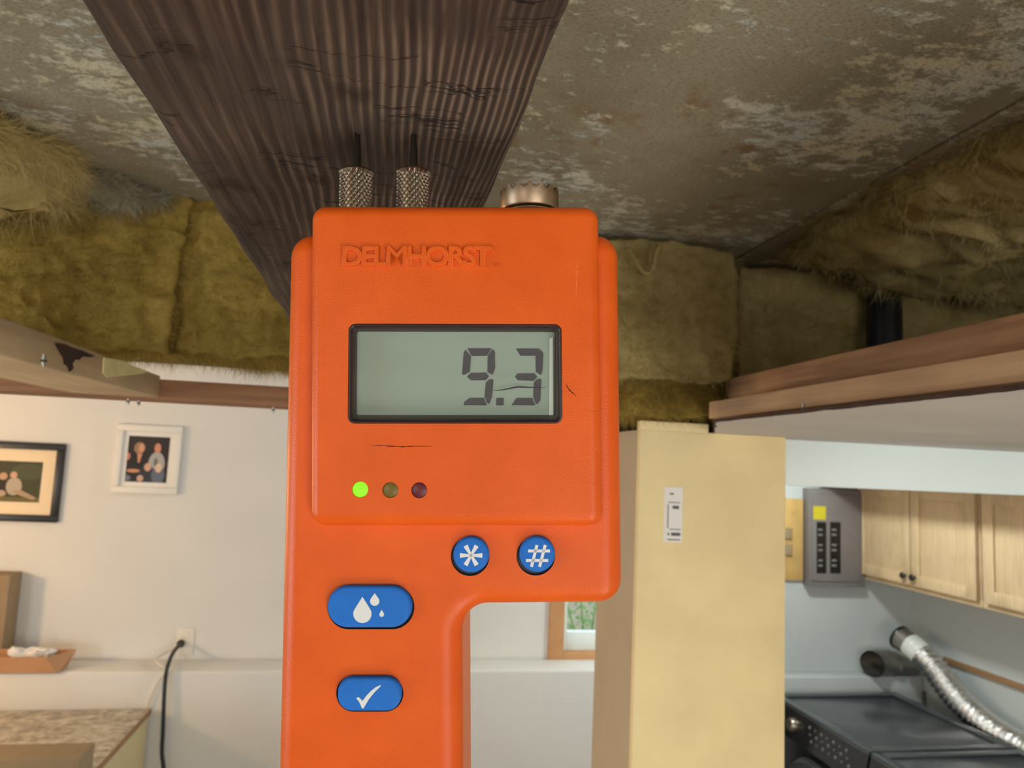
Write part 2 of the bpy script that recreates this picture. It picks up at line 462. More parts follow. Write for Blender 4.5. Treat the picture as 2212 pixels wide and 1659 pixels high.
def bridge(bm, A, B, mi=0):
    fs = []
    for i in range(len(A)):
        f = bm.faces.new((A[i], A[(i + 1) % len(A)], B[(i + 1) % len(A)], B[i])); f.smooth = True; f.material_index = mi; fs.append(f)
    return fs
def loop_edges(bm, A):
    es = []
    for i in range(len(A)):
        a, b = A[i], A[(i + 1) % len(A)]
        e = bm.edges.get((a, b)) or bm.edges.new((a, b)); es.append(e)
    return es
def case(name, pts, radii, zback, zfront, r, holes, mat, parent, seg=10, prof=12):
    bm = bmesh.new()
    rings = [ringv(bm, rpoly(pts, radii, 0, seg), zback)]
    for k in range(prof + 1):
        th = math.pi / 2 * k / prof
        rings.append(ringv(bm, rpoly(pts, radii, r * (1 - math.cos(th)), seg), zfront - r + r * math.sin(th)))
    for a, b in zip(rings, rings[1:]): bridge(bm, a, b)
    rings.append(ringv(bm, rpoly(pts, radii, r + .00035, seg), zfront)); bridge(bm, rings[-2], rings[-1])
    bm.faces.new(rings[0][::-1])
    es = loop_edges(bm, rings[-1])
    deep = []
    for h, depth in holes:
        hr = ringv(bm, h, zfront); es += loop_edges(bm, hr); deep.append((hr, h, depth))
    bmesh.ops.triangle_fill(bm, use_beauty=True, use_dissolve=False, edges=es, normal=(0, 0, 1))
    for hr, h, depth in deep:
        lo = ringv(bm, h, zfront - depth); bridge(bm, hr, lo); bm.faces.new(lo)
    me = bpy.data.meshes.new(name); bmesh.ops.recalc_face_normals(bm, faces=bm.faces[:]); bm.to_mesh(me); bm.free()
    me.set_sharp_from_angle(angle=math.radians(35))
    return link(name, me, mat, parent)
def circ(cx, cy, r, n=40): return [(cx + r * math.cos(2 * math.pi * k / n), cy + r * math.sin(2 * math.pi * k / n)) for k in range(n)]
def stadium(x0, x1, y0, y1, r=None, seg=12):
    if r is None: r = (y1 - y0) / 2 * .999
    return rpoly([(x0, y0), (x1, y0), (x1, y1), (x0, y1)], [r] * 4, 0, seg)
def m2(px, py, n=0.0):
    p = mp(px, py, n); return (p.x, p.y)
z6 = lambda x, y: (600 + x * .4575, 900 + y * .4575)      # zoomed crop -> photograph
# button openings in the body face (n = 0)
def circ_px(cx, cy, r, n=0.0):
    p = mp(cx, cy, n); return circ(p.x, p.y, r * S)
def stad_px(x0, y0, x1, y1, n=0.0, r=None):
    a = m2(x0, y1, n); b = m2(x1, y0, n); return stadium(a[0], b[0], a[1], b[1], r)
body_r = 44 * S
bo = [m2(x, y, -body_r) for x, y in ((598, 2080), (1003, 2080), (1000, 1301), (1341.5, 1298), (1332.5, 511), (632.5, 511))]
holes = []
for (cx, cy) in (z6(908, 660), z6(1218, 658)): holes.append((circ_px(cx, cy, 41), .0012))
a = z6(233, 796); b = z6(646, 1004); holes.append((stad_px(a[0], a[1], b[0], b[1]), .0012))
a = z6(274, 1220); b = z6(594, 1393); holes.append((stad_px(a[0], a[1], b[0], b[1]), .0012))
case('body', bo, [55 * S, 55 * S, 55 * S, 51 * S, 51 * S, 51 * S], -.034, 0.0, body_r, holes, ORANGE, meter)
# dark wells under the buttons
for k, (h, d) in enumerate(holes):
    bm = bmesh.new(); top = ringv(bm, h, -.0002); low = ringv(bm, h, -.00115)
    # slim dark lining of the well
    cxm = sum(p[0] for p in h) / len(h); cym = sum(p[1] for p in h) / len(h)
    inn = ringv(bm, [(cxm + (p[0] - cxm) * .985, cym + (p[1] - cym) * .985) for p in h], -.0002)
    inl = ringv(bm, [(cxm + (p[0] - cxm) * .985, cym + (p[1] - cym) * .985) for p in h], -.00113)
    bridge(bm, top, inn); bridge(bm, inn, inl); bm.faces.new(inl)
    obj('button_well', bm, BLACK, meter)
PN = .0042; pr = 27 * S
po = [m2(x, y, PN - pr) for x, y in ((674, 1134), (1301.5, 1134), (1291, 450), (676.5, 448))]
lcdh = [m2(x, y, PN) for x, y in ((751, 915), (1215, 915), (1213, 700), (753, 699))]
lcd_loop = rpoly(lcdh, [15 * S] * 4, 0, 6)
leds = ((778, 1057.5), (843, 1058.5), (905.5, 1059))
pholes = [(lcd_loop, .0040)] + [(circ_px(x, y, 16.5, PN), .0006) for x, y in leds]
case('display_housing', po, [31 * S, 31 * S, 31 * S, 31 * S], -.031, PN, pr, pholes, ORANGE, meter)
for (x, y), m, lab in zip(leds, (LEDG, LEDY, LEDR), ('lit green indicator light', 'unlit amber indicator light', 'unlit dark red indicator light')):
    bm = bmesh.new(); p = mp(x, y, PN)
    r0 = ringv(bm, circ(p.x, p.y, 16 * S, 28), PN - .0006); r1 = ringv(bm, circ(p.x, p.y, 16 * S, 28), PN - .0002); r2 = ringv(bm, circ(p.x, p.y, 11 * S, 28), PN - .00002)
    bridge(bm, r0, r1); bridge(bm, r1, r2); bm.faces.new(r2); bm.faces.new(r0[::-1])
    tag(obj('indicator_light', bm, m, meter, 50), lab)
# display
SN = PN - .0032
dis = obj('display', box(bmesh.new(), *[v for pr_ in zip(m2(757, 908, SN), m2(1209, 706, SN)) for v in pr_], SN - .0006, SN), LCD, meter)
tag(dis, 'grey-green display showing 9.3')
bm = bmesh.new()
inner = rpoly([m2(x, y, SN + .0004) for x, y in ((770, 897), (1198, 897), (1198, 717), (771, 716))], [5 * S] * 4, 0, 6)
lip = rpoly(lcdh, [15 * S] * 4, 3.5 * S, 6)
R0 = ringv(bm, lcd_loop, PN - .0001); R1 = ringv(bm, lip, PN + .00012); R1b = ringv(bm, rpoly(lcdh, [15 * S] * 4, 6 * S, 6), PN - .0002); R2 = ringv(bm, inner, SN + .0004); R3 = ringv(bm, inner, SN)
bridge(bm, R0, R1); bridge(bm, R1, R1b); bridge(bm, R1b, R2); bridge(bm, R2, R3)
obj('display_bezel', bm, BEZEL, dis)
z7 = lambda x, y: (730 + x * .2396, 680 + y * .2396)
SEGS = [
 [(1168, 303), (1383, 303), (1345, 370), (1205, 372)],
 [(1150, 316), (1200, 375), (1190, 512), (1145, 541), (1120, 538), (1135, 345)],
 [(1392, 310), (1415, 333), (1418, 480), (1395, 542), (1348, 517), (1352, 375)],
 [(1195, 525), (1335, 522), (1362, 555), (1330, 590), (1200, 592), (1165, 560)],
 [(1372, 580), (1402, 585), (1390, 740), (1365, 803), (1345, 795), (1322, 735), (1335, 610)],
 [(1190, 750), (1318, 750), (1342, 817), (1133, 815), (1142, 785)],
 [(1430, 750), (1495, 750), (1493, 818), (1425, 816)],
 [(1605, 305), (1820, 305), (1788, 370), (1645, 370)],
 [(1825, 316), (1852, 345), (1845, 500), (1830, 545), (1785, 515), (1782, 370)],
 [(1620, 530), (1770, 527), (1798, 560), (1765, 597), (1620, 590), (1597, 560)],
 [(1835, 578), (1825, 770), (1800, 805), (1783, 800), (1760, 740), (1768, 610), (1800, 580)],
 [(1612, 750), (1752, 750), (1780, 817), (1565, 815)]]
def flat(bm, pts, z0, z1):
    a = ringv(bm, pts, z0); b = ringv(bm, pts, z1)
    for i in range(len(a)): bm.faces.new((a[i], a[(i + 1) % len(a)], b[(i + 1) % len(a)], b[i]))
    bm.faces.new(b); bm.faces.new(a[::-1])
def digit(name, idx):
    bm = bmesh.new()
    for i in idx: flat(bm, [m2(*z7(*q), SN) for q in SEGS[i]][::-1], SN, SN + .00012)
    obj(name, bm, SEG, dis)
digit('digit_nine', range(0, 6)); digit('decimal_point', [6]); digit('digit_three', range(7, 12))
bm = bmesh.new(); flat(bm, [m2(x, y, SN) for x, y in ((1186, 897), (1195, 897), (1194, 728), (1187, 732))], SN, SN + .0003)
obj('display_edge_glint', bm, PALE, dis)  # pale strip painted in for the reflection at the display's right edge
cv = obj('display_cover', box(bmesh.new(), *[v for pr_ in zip(m2(758, 909, PN - .0008), m2(1208, 705, PN - .0008)) for v in pr_], PN - .0012, PN - .0008), COVER, meter)
# hairline scratch on the cover
bm = bmesh.new()
sp = spline([mp(*z7(x, y), PN - .0007) for x, y in ((1395, 680), (1450, 680), (1540, 665), (1620, 650), (1700, 652), (1760, 655), (1875, 655))], 5)
tube(bm, sp, [.00004 + .00016 * math.sin(math.pi * i / (len(sp) - 1)) for i in range(len(sp))], 5); obj('scratch', bm, SEG, cv)
# brand lettering, raised in the same plastic
def text_part(name, body, height, x0, x1, ybase, n, mat, parent, extr, bev, off, space=1.0, shear=0.0):
    cu = bpy.data.curves.new(name, 'FONT'); cu.body = body; cu.size = 1; cu.space_character = space
    cu.extrude = 0.03; cu.offset = off; cu.shear = shear; cu.resolution_u = 3
    cu.bevel_depth = bev; cu.bevel_resolution = 1
    to = bpy.data.objects.new(name, cu); C.objects.link(to)
    dg = bpy.context.evaluated_depsgraph_get(); dg.update()
    me = bpy.data.meshes.new_from_object(to.evaluated_get(dg))
    bpy.data.objects.remove(to); bpy.data.curves.remove(cu)
    vx = [v.co.x for v in me.vertices]; vy = [v.co.y for v in me.vertices]; vz = [v.co.z for v in me.vertices]
    ax, bx, ay, by, az, bz = min(vx), max(vx), min(vy), max(vy), min(vz), max(vz)
    for v in me.vertices:
        v.co = Vector((x0 + (v.co.x - ax) / (bx - ax) * (x1 - x0), ybase + (v.co.y - ay) / (by - ay) * height, n + (v.co.z - az) / (bz - az) * extr))
    me.materials.clear()
    return link(name, me, mat, parent)
la = mp(739, 577, PN); lb = mp(1064, 531, PN)
text_part('raised_lettering', 'DELMHORST', lb.y - la.y, la.x, lb.x, la.y, PN - .0004, ORANGE, meter, .0011, .03, .012, .84)
la = mp(1066, 577, PN); lb = mp(1080, 569, PN)
text_part('raised_lettering_mark', 'III', lb.y - la.y, la.x, lb.x, la.y, PN - .0002, ORANGE, meter, .0004, .01, .01, .95)
# buttons
BN = .0016
def button(name, outline_fn, inset, parent=meter):
    """outline_fn(inset, n) -> points"""
    bm = bmesh.new(); rings = []
    rr = .0008
    rings.append(ringv(bm, outline_fn(0), -.0011)); 
    for k in range(6):
        th = math.pi / 2 * k / 5
        rings.append(ringv(bm, outline_fn(rr * (1 - math.cos(th))), BN - rr + rr * math.sin(th)))
    for a, b in zip(rings, rings[1:]): bridge(bm, a, b)
    bm.faces.new(rings[-1]); bm.faces.new(rings[0][::-1])
    return obj(name, bm, BLUE, parent, 30)
def rnd_btn(zc, rpx):
    p = mp(*z6(*zc), BN); return button('button', lambda i: circ(p.x, p.y, rpx * S * .985 - i, 44), 0)
def ov_btn(zx0, zy0, zx1, zy1, rr=None):
    a = m2(*z6(zx0, zy1), BN); b = m2(*z6(zx1, zy0), BN); r = (b[1] - a[1]) / 2 * (.98 if rr is None else rr)
    return button('button', lambda i: rpoly([(a[0], a[1]), (b[0], a[1]), (b[0], b[1]), (a[0], b[1])], [r] * 4, i, 12), 0)
b1 = tag(rnd_btn((913, 652), 38.5), 'round blue button with a white asterisk')
b2 = tag(rnd_btn((1225, 650), 38.5), 'round blue button with a white hash sign')
b3 = tag(ov_btn(231, 799, 632, 998), 'large oval blue button with white water drops')
b4 = tag(ov_btn(279, 1231, 583, 1393, .9), 'smaller oval blue button with a white tick')
IT = BN + .00006
def icon(name, polys, parent):
    bm = bmesh.new()
    for pl in polys:
        pts = [m2(*z6(*q), BN) for q in pl]
        ar = sum(pts[i - 1][0] * pts[i][1] - pts[i][0] * pts[i - 1][1] for i in range(len(pts)))
        flat(bm, pts if ar > 0 else pts[::-1], BN - .0001, IT)
        IT_ = IT
    obj(name, bm, INK, parent)
ast = []
for k in range(6):
    an = math.radians(60 * k); dx, dy = math.cos(an), math.sin(an); nx, ny = -dy, dx; L = 53
    ast.append([(913 + nx * 5, 655 + ny * 5), (913 + dx * L + nx * 11, 655 + dy * L + ny * 11), (913 + dx * L - nx * 11, 655 + dy * L - ny * 11), (913 - nx * 5, 655 - ny * 5)])
icon('asterisk_print', ast, b1)
def bar(x0, y0, x1, y1, w):
    d = Vector((x1 - x0, y1 - y0)).normalized(); nx, ny = -d.y * w, d.x * w
    return [(x0 + nx, y0 + ny), (x1 + nx, y1 + ny), (x1 - nx, y1 - ny), (x0 - nx, y0 - ny)]
icon('hash_print', [bar(1224, 606, 1198, 709, 7), bar(1263, 606, 1236, 709, 7), bar(1182, 634, 1285, 634, 7), bar(1172, 679, 1277, 679, 7)], b2)
def drop(cx, cy, r, ay):
    h = cy - ay; t = math.acos(min(.98, r / h)); pts = [(cx, ay)]
    a0 = -math.pi / 2 + t; 
    for k in range(25):
        a = a0 + (2 * math.pi - 2 * t) * k / 24
        pts.append((cx + r * math.cos(a), cy + r * math.sin(a)))
    return pts
icon('water_drop_print', [drop(400, 931, 43, 850), drop(458, 871, 22, 833), drop(491, 934, 11, 911)], b3)
icon('tick_print', [[(370, 1328), (383, 1324), (400, 1342), (405, 1377), (398, 1377), (385, 1347)], [(400, 1342), (418, 1318), (440, 1295), (463, 1277), (487, 1266), (484, 1275), (455, 1303), (430, 1335), (405, 1377)]], b4)
# knurled pin holders and pins
CN = -.0150
vtop0 = mp(900, 452, CN).y
def revolve(bm, prof, cx, cz, seg, cap_top=True, fr=None):
    rings = []
    for i, (r, y) in enumerate(prof):
        rings.append([bm.verts.new((cx + (fr(r, k, i) if fr else r) * math.cos(2 * math.pi * k / seg), y, cz + (fr(r, k, i) if fr else r) * math.sin(2 * math.pi * k / seg))) for k in range(seg)])
    for a, b in zip(rings, rings[1:]):
        for k in range(seg):
            q = (a[k], a[(k + 1) % seg], b[(k + 1) % seg], b[k])
            if fr is None: bm.faces.new(q)
            elif (k + rings.index(a)) % 2 == 0: bm.faces.new((q[0], q[1], q[3])); bm.faces.new((q[1], q[2], q[3]))
            else: bm.faces.new((q[0], q[1], q[2])); bm.faces.new((q[0], q[2], q[3]))
    if cap_top: bm.faces.new(rings[-1])
    return rings
for xpx, ytop in ((770.5, 371), (893, 371)):
    p = mp(xpx, ytop, CN); rad = 37.5 * (MD - CN) / F
    y0 = vtop0 - .004; y1 = p.y - .0004
    bm = bmesh.new(); seg = 42; rows = int((y1 - y0) / (2 * math.pi * rad / seg) * .8); prof = []
    for i in range(rows + 1): prof.append((rad, y0 + (y1 - y0) * i / rows))
    prof += [(rad - .0001, y1 + .0002), (rad - .0005, y1 + .0006), (rad - .0012, y1 + .0007), (rad * .4, y1 + .0007), (rad * .38, y1 + .0010), (.0008, y1 + .0010)]
    nr = rows
    def fr(r, k, i, nr=nr): return r if i >= nr else r - (.00070 if (k + i) % 2 else 0.0)
    revolve(bm, prof, p.x, CN, seg, True, fr)
    o = obj('pin_holder', bm, KNURL, meter)
    # pin up into the joist
    M4 = meter.matrix_world; base = M4 @ Vector((p.x, y1, CN)); upw = (M4.to_3x3() @ Vector((0, 1, 0)))
    L = (JZ - base.z) / upw.z
    bm = bmesh.new(); tube(bm, [Vector((p.x, y1 + .0005, CN)), Vector((p.x, y1 + L * .6, CN)), Vector((p.x, y1 + L + .0015, CN))], [.0011, .0010, .0006], 14)
    obj('pin', bm, PINM, meter, 40)
# probe connector with scalloped collar
p = mp(1143.5, 412, CN); rad = 64 * (MD - CN) / F
y0 = vtop0 - .003; y1 = p.y
bm = bmesh.new(); seg = 128
lobes = 16
yc0 = mp(1143, 437, CN + rad).y
prof = [(rad * .80, yc0 - .0002), (rad * .86, yc0), (rad * .97, yc0), (rad, yc0 + .0004), (rad, y1 - .0010), (rad, y1), (rad * .90, y1), (rad * .88, y1 - .002), (rad * .80, yc0)]
rings = []
for i, (r, y) in enumerate(prof):
    ring = []
    for k in range(seg):
        th = 2 * math.pi * k / seg
        rr = r
        yy = y
        wv = .5 + .5 * math.cos(lobes * th)
        if i in (5, 6): yy = y1 - .0017 * (1 - wv) ** 1.4
        ring.append(bm.verts.new((p.x + rr * math.cos(th), yy, CN + rr * math.sin(th))))
    rings.append(ring)
for a, b in zip(rings, rings[1:]):
    for k in range(seg): bm.faces.new((a[k], a[(k + 1) % seg], b[(k + 1) % seg], b[k]))
con = obj('probe_connector', bm, NICKEL, meter, 40)
bm = bmesh.new(); prof = []
yb = y0 - .001
for i in range(40):
    t = i / 39; prof.append((rad * (.83 + (.04 if i % 4 < 2 else -.02)) * (1.08 if t < .35 else .9), yb + (y1 - .0006 - yb) * t))
prof += [(rad * .5, y1 - .0005), (rad * .48, y1 - .002), (.0003, y1 - .002)]
revolve(bm, prof, p.x, CN, 48); obj('thread', bm, NICKEL, con, 50)
# printed-on wear marks of the case
def mark(pts_px, n, rad, mat=None):
    bm = bmesh.new(); sp = spline([mp(x, y, n) for x, y in pts_px], 5)
    tube(bm, sp, [rad * (.25 + .75 * abs(math.sin(2.3 * i + 1) * math.sin(math.pi * i / (len(sp) - 1)))) for i in range(len(sp))], 5)
    return bm
DIRT = simple('dark_dirt', srgb(70, 30, 18), .9)
SCUFF = simple('pale_scuff', srgb(244, 150, 96), .5)
o = obj('dirt_mark', mark([(800, 962), (830, 963), (866, 965), (890, 964), (932, 964)], PN, .00014), DIRT, meter)
o = obj('dirt_mark', mark([(1222, 828), (1228, 840), (1236, 848), (1244, 855)], PN, .00018), DIRT, meter)
o = obj('scuff_mark', mark([(1246, 560), (1247, 580), (1246, 610), (1245, 640)], PN, .00010), SCUFF, meter)

# ------------------------------------------------------------------ joist
bm = bmesh.new()
hl = Vector((-.0620, 0)); 
jx0, jx1 = -.0625, .0290
nx, ny = 46, 110
def jn(x, y): return .0009 * noise.noise(Vector((x * 420, y * 8, 0))) + .0007 * noise.noise(Vector((x * 22, y * 18, 4)))
g = []
jy0, jy1 = -3.2, RIM
yy = [-.3 + (RIM + .3) * j / ny for j in range(ny + 1)]
for i in range(nx + 1):
    row = []
    for y in yy:
        t = i / nx
        ex = .0018 * noise.noise(Vector((0 if t < .5 else 9, y * 26, 2))) * (1 if t in (0, 1) else 0)
        rd = .0022 * max(0, 1 - min(t, 1 - t) / .03)
        row.append(bm.verts.new((jx0 + (jx1 - jx0) * t + ex, y, JZ + jn(t, y) + rd)))
    g.append(row)
for i in range(nx):
    for j in range(ny): bm.faces.new((g[i][j], g[i][j + 1], g[i + 1][j + 1], g[i + 1][j]))
tl = [bm.verts.new((jx0, y, SZ - .0005)) for y in yy]; tr = [bm.verts.new((jx1, y, SZ - .0005)) for y in yy]
for j in range(ny):
    bm.faces.new((g[0][j], tl[j], tl[j + 1], g[0][j + 1])); bm.faces.new((g[nx][j], g[nx][j + 1], tr[j + 1], tr[j])); bm.faces.new((tl[j], tr[j], tr[j + 1], tl[j + 1]))
bm.faces.new([g[i][0] for i in range(nx + 1)] + [tr[0], tl[0]]); bm.faces.new([g[i][ny] for i in range(nx + 1)] + [tr[ny], tl[ny]])
tag(obj('floor_joist', bm, JOIST, None, 60), 'thick dark weathered floor joist overhead, meter pins stuck in its underside', 'joist')

# ------------------------------------------------------------------ insulation
def lump(bm, c, h, power=.45, amp=.012, seed=0.0, res=30, freq=9.0, warp=None):
    """soft box: a cube grid rounded to a superellipsoid and roughened"""
    c = Vector(c); h = Vector(h); vs = {}
    def vert(q):
        key = (round(q.x, 5), round(q.y, 5), round(q.z, 5))
        if key in vs: return vs[key]
        u = q.normalized(); m = max(abs(u.x), abs(u.y), abs(u.z))
        sph = u; cub = u / m
        w = cub.lerp(sph, power)
        P = Vector((c.x + w.x * h.x, c.y + w.y * h.y, c.z + w.z * h.z))
        if warp: P = warp(P, w)
        nn = P * freq + Vector((seed, seed * 1.7, seed * .3))
        P = P + Vector((noise.noise(nn * 7.0), noise.noise(nn * 7.0 + Vector((5, 1, 8))), noise.noise(nn * 7.0 + Vector((1, 6, 2))))) * amp * .28
        P = P + (Vector((noise.fractal(nn, 1.0, 2.0, 4), noise.fractal(nn + Vector((7, 3, 1)), 1.0, 2.0, 4), noise.fractal(nn + Vector((2, 9, 5)), 1.0, 2.0, 4))) * amp)
        vs[key] = bm.verts.new(P); return vs[key]
    for ax in range(3):
        for sg in (-1, 1):
            for i in range(res):
                for j in range(res):
                    qs = []
                    for a, b in ((i, j), (i + 1, j), (i + 1, j + 1), (i, j + 1)):
                        q = [0, 0, 0]; q[ax] = sg; q[(ax + 1) % 3] = math.tan((-1 + 2 * a / res) * math.pi / 4); q[(ax + 2) % 3] = math.tan((-1 + 2 * b / res) * math.pi / 4)
                        qs.append(vert(Vector(q)))
                    if sg < 0: qs.reverse()
                    try: bm.faces.new(qs)
                    except ValueError: pass
    return bm
def fibres(name, src, count, length, width, mat, parent, flt=None, droop=.3):
    """loose fibres standing off a wool surface"""
    me0 = src.data; polys = [p for p in me0.polygons if (flt is None or flt(p.center))]
    verts = []; faces = []
    for k in range(count):
        p = random.choice(polys); vs = [me0.vertices[i].co for i in p.vertices]
        a, b = random.random(), random.random()
        P = vs[0].lerp(vs[1], a).lerp(vs[3 % len(vs)].lerp(vs[2], a), b) - p.normal * .002
        d = (p.normal * random.uniform(.25, 1.0) + Vector((random.gauss(0, .8), random.gauss(0, .5), random.gauss(0, .6) - droop))).normalized()
        s = d.cross(Vector((random.gauss(0, 1), random.gauss(0, 1), random.gauss(0, 1)))).normalized() * width * random.uniform(.6, 1.3)
        L = length * random.uniform(.4, 1.4); bend = Vector((random.gauss(0, .5), random.gauss(0, .4), random.gauss(0, .5) - droop)) * L * .5
        i0 = len(verts)
        verts += [P - s, P + s, P + d * L * .5 - s * .8, P + d * L * .5 + s * .8, P + d * L + bend]
        faces += [(i0, i0 + 1, i0 + 3, i0 + 2), (i0 + 2, i0 + 3, i0 + 4)]
    me = bpy.data.meshes.new(name); me.from_pydata([tuple(v) for v in verts], [], faces); me.update()
    o = link(name, me, mat, parent); o['kind'] = 'stuff'; return o
IY = .985
def batt(name, x0, x1, zb, zt, y0, y1, label, mat, seed, amp=.010, power=.3, nf=5000, L=.012, res=64, warp=None, group=None, freq=9.0):
    bm = bmesh.new(); c = ((x0 + x1) / 2, (y0 + y1) / 2, (zb + zt) / 2); h = ((x1 - x0) / 2, (y1 - y0) / 2, (zt - zb) / 2)
    lump(bm, c, h, power, amp, seed, res, freq, warp)
    o = obj(name, bm, mat, None, 180)
    tag(o, label, 'insulation', group)
    fibres('loose_fibre', o, nf * 5, L * 1.4, .00026, mat, o)
    return o
def pxX(x, Y): return aty(x, 900, Y).x
G = 'glass wool batts stuffed at the joist ends'
zbL = aty(480, 795, IY).z
batt('insulation_batt', pxX(-260, IY), pxX(380, IY), zbL + .012, SZ, IY - .03, RIM - .02, 'yellow glass wool batt at far left, above the pale furring strip', WOOL, 1.3, .015, .06, 7000, group=G)
batt('insulation_batt', pxX(352, IY), pxX(760, IY), zbL + .018, SZ, IY - .02, RIM - .02, 'olive glass wool batt between the dark joist and its left neighbour batt', WOOL, 4.1, .015, .06, 6000, group=G)
zbR = aty(1450, 842, IY).z
batt('insulation_batt', pxX(1120, IY - .02), pxX(1592, IY - .02), zbR, SZ, IY - .06, RIM - .02, 'bulging yellow glass wool batt just right of the meter', WOOLD, 7.7, .009, .32, 6000, group=G)
batt('insulation_batt', pxX(1330, IY), pxX(1530, IY), aty(1450, 905, IY).z, zbR + .03, IY - .045, RIM - .02, 'torn flap of yellow wool hanging above the tan column', WOOL, 11.7, .010, .3, 3500, .012, 24)
batt('insulation_batt', pxX(1580, IY + .04), pxX(1885, IY + .04), CAMZ + .07, SZ, IY + .03, RIM - .02, 'dim brown glass wool batt left of the black pipe', WOOLD, 15.2, .007, .15, 4000, group=G)
batt('insulation_batt', pxX(1930, IY + .07), pxX(2330, IY + .07), CAMZ + .07, SZ, IY + .06, RIM - .02, 'shadowed glass wool batt right of the black pipe', WOOLD, 21.9, .007, .15, 3000, group=G)
# fallen layers stuck to the subfloor
def warpD(P, w):
    t = max(0, min(1, (P.x - .52) / .30)); base = SZ + .012
    P.z = base - (base - P.z) * (.12 + .88 * t ** .6)
    return P
batt('insulation_layer', .520, 1.60, SZ - .058, SZ + .012, .40, .945, 'ragged yellow wool layer sagging from the subfloor at right', WOOLD, 31.0, .024, .22, 12000, .016, 60, warpD, None, 11.0)
def warpE(P, w):
    t = max(0, min(1, (-.37 - P.x) / .10)); base = SZ + .012
    P.z = base - (base - P.z) * (.25 + .75 * t ** .7); return P
batt('insulation_layer', -1.1, -.37, SZ - .080, SZ + .012, .70, .955, 'bright ragged yellow wool clump at the left edge below the subfloor', WOOLP, 41.0, .026, .25, 9000, .018, 50, warpE, None, 12.0)
def fluff(c, h, label, mat, seed, nf=12000):
    bm = bmesh.new(); lump(bm, c, h, .8, .018, seed, 22, 22.0)
    o = obj('dust_fluff', bm, mat, None, 180); tag(o, label, 'insulation'); fibres('loose_fibre', o, nf, .020, .00024, mat, o); return o
p = atz(190, 405, SZ - .01); fluff(p, (.06, .045, .010), 'grey wool fluff clinging to the subfloor beside the bright clump', WOOLG, 3.0)
p = atz(300, 435, SZ - .008); fluff(p, (.06, .035, .012), 'thin grey wool wisp along the top of the left batts', WOOLG, 5.0, 7000)
p = aty(2185, 630, .97); fluff(p, (.03, .02, .018), 'small tan wool tuft in the dark right corner', WOOLD, 9.0, 3000)
# a hanging loop of wool
bm = bmesh.new()
sp = spline([aty(x, y, .895) for x, y in ((1358, 535), (1372, 562), (1388, 586), (1402, 590), (1412, 575), (1416, 552), (1425, 530))], 6)
tube(bm, sp, [.0012 + .0030 * (i / len(sp)) + .0008 * random.random() for i in range(len(sp))], 8)
wl_ = obj('wool_loop', bm, WOOLD, None, 180); tag(wl_, 'thin loop of yellow wool hanging beside the meter top', 'insulation'); fibres('loose_fibre', wl_, 700, .008, .00015, WOOLD, wl_)
# black pipe
pc = aty(1910, 660, IY + .005)
bm = bmesh.new(); pipe_top = SZ; pr_ = 40 * IY / F
tube(bm, [(pc.x, pc.y, CAMZ + .0565), (pc.x, pc.y, SZ - .001)], pr_, 32)
pp = obj('drain_pipe', bm, PIPE, None, 40); tag(pp, 'vertical black plastic pipe among the insulation at right', 'pipe')

# ------------------------------------------------------------------ furring strips
def strip(name, x0, x1, y0, y1, z0, z1, mat, label):
    o = mbox(name, x0, x1, y0, y1, z0, z1, mat, None, .0015, 2); tag(o, label, 'furring strip'); return o
FT = FZ + .019
def screw(px, py, Y, parent, zt):
    p = aty(px, py, Y); bm = bmesh.new()
    tube(bm, [(p.x, p.y, zt + .001), (p.x, p.y, zt - .005), (p.x + .0006, p.y, zt - .007)], [.0012, .0011, .0005], 10)
    tube(bm, [(p.x, p.y, zt - .0025), (p.x, p.y, zt - .0042)], [.0014, .0026], 12)
    o = obj('nail', bm, GALV, parent, 40); return o
lx = -.242
sA = strip('furring_strip', lx - .089, lx, -.9, .852, FZ - .002, FT + .003, FURL, 'pale furring strip running along the left side of the ceiling opening')
bm = bmesh.new()
BY = .855
sB = strip('furring_strip', -1.2, .25, BY, BY + .06, FZ - .004, FT - .0005, FURX, 'brown furring strip crossing behind the meter above the pictures')
sC = strip('furring_strip', .470, .600, -.0, .985, CAMZ + .101, CAMZ + .1305, FUR, 'reddish brown furring strip along the right side of the ceiling opening')
sD = strip('furring_strip', .400, .462, 0.0, .855, CAMZ + .0662, CAMZ + .0872, FURL2, 'lighter tan furring strip just below the reddish brown strip at right')
screw(1735, 885, .62, sD, CAMZ + .0662)
for px, yy_ in ((277, BY + .01), (300, BY + .03), (592, BY + .02)): screw(px, 865, yy_, sB, FZ - .004)
screw(92, 800, .5, sA, FZ - .002)
# dark stain and fresh patch on the left strip
bm = bmesh.new()
st = [aty(x, y, 1) for x, y in ()]
def on_strip(px, py): return atx(px, py, lx + .0004)
def blob(bm, pts, off):
    a = [bm.verts.new(p + Vector((off, 0, 0))) for p in pts]; b = [bm.verts.new(p - Vector((.0008, 0, 0))) for p in pts]
    bm.faces.new(a)
    for i in range(len(a)): bm.faces.new((a[i], a[(i + 1) % len(a)], b[(i + 1) % len(a)], b[i]))
bm = bmesh.new()
blob(bm, [on_strip(x, y) for x, y in ((118, 741), (140, 744), (158, 752), (178, 758), (205, 770), (192, 772), (178, 770), (170, 778), (163, 776), (156, 786), (158, 796), (150, 803), (146, 792), (138, 786), (136, 772), (128, 760))], .0004)
obj('dark_stain', bm, DARKEDGE, sA)
FOAM = simple('pale_foam_patch', srgb(226, 210, 150), .8, 0, .08, 80)
bm = bmesh.new(); blob(bm, [on_strip(x, y) for x, y in ((224, 772), (262, 779), (300, 795), (322, 803), (300, 808), (262, 812), (232, 815), (222, 806))], .0006)
obj('pale_patch', bm, FOAM, sA)

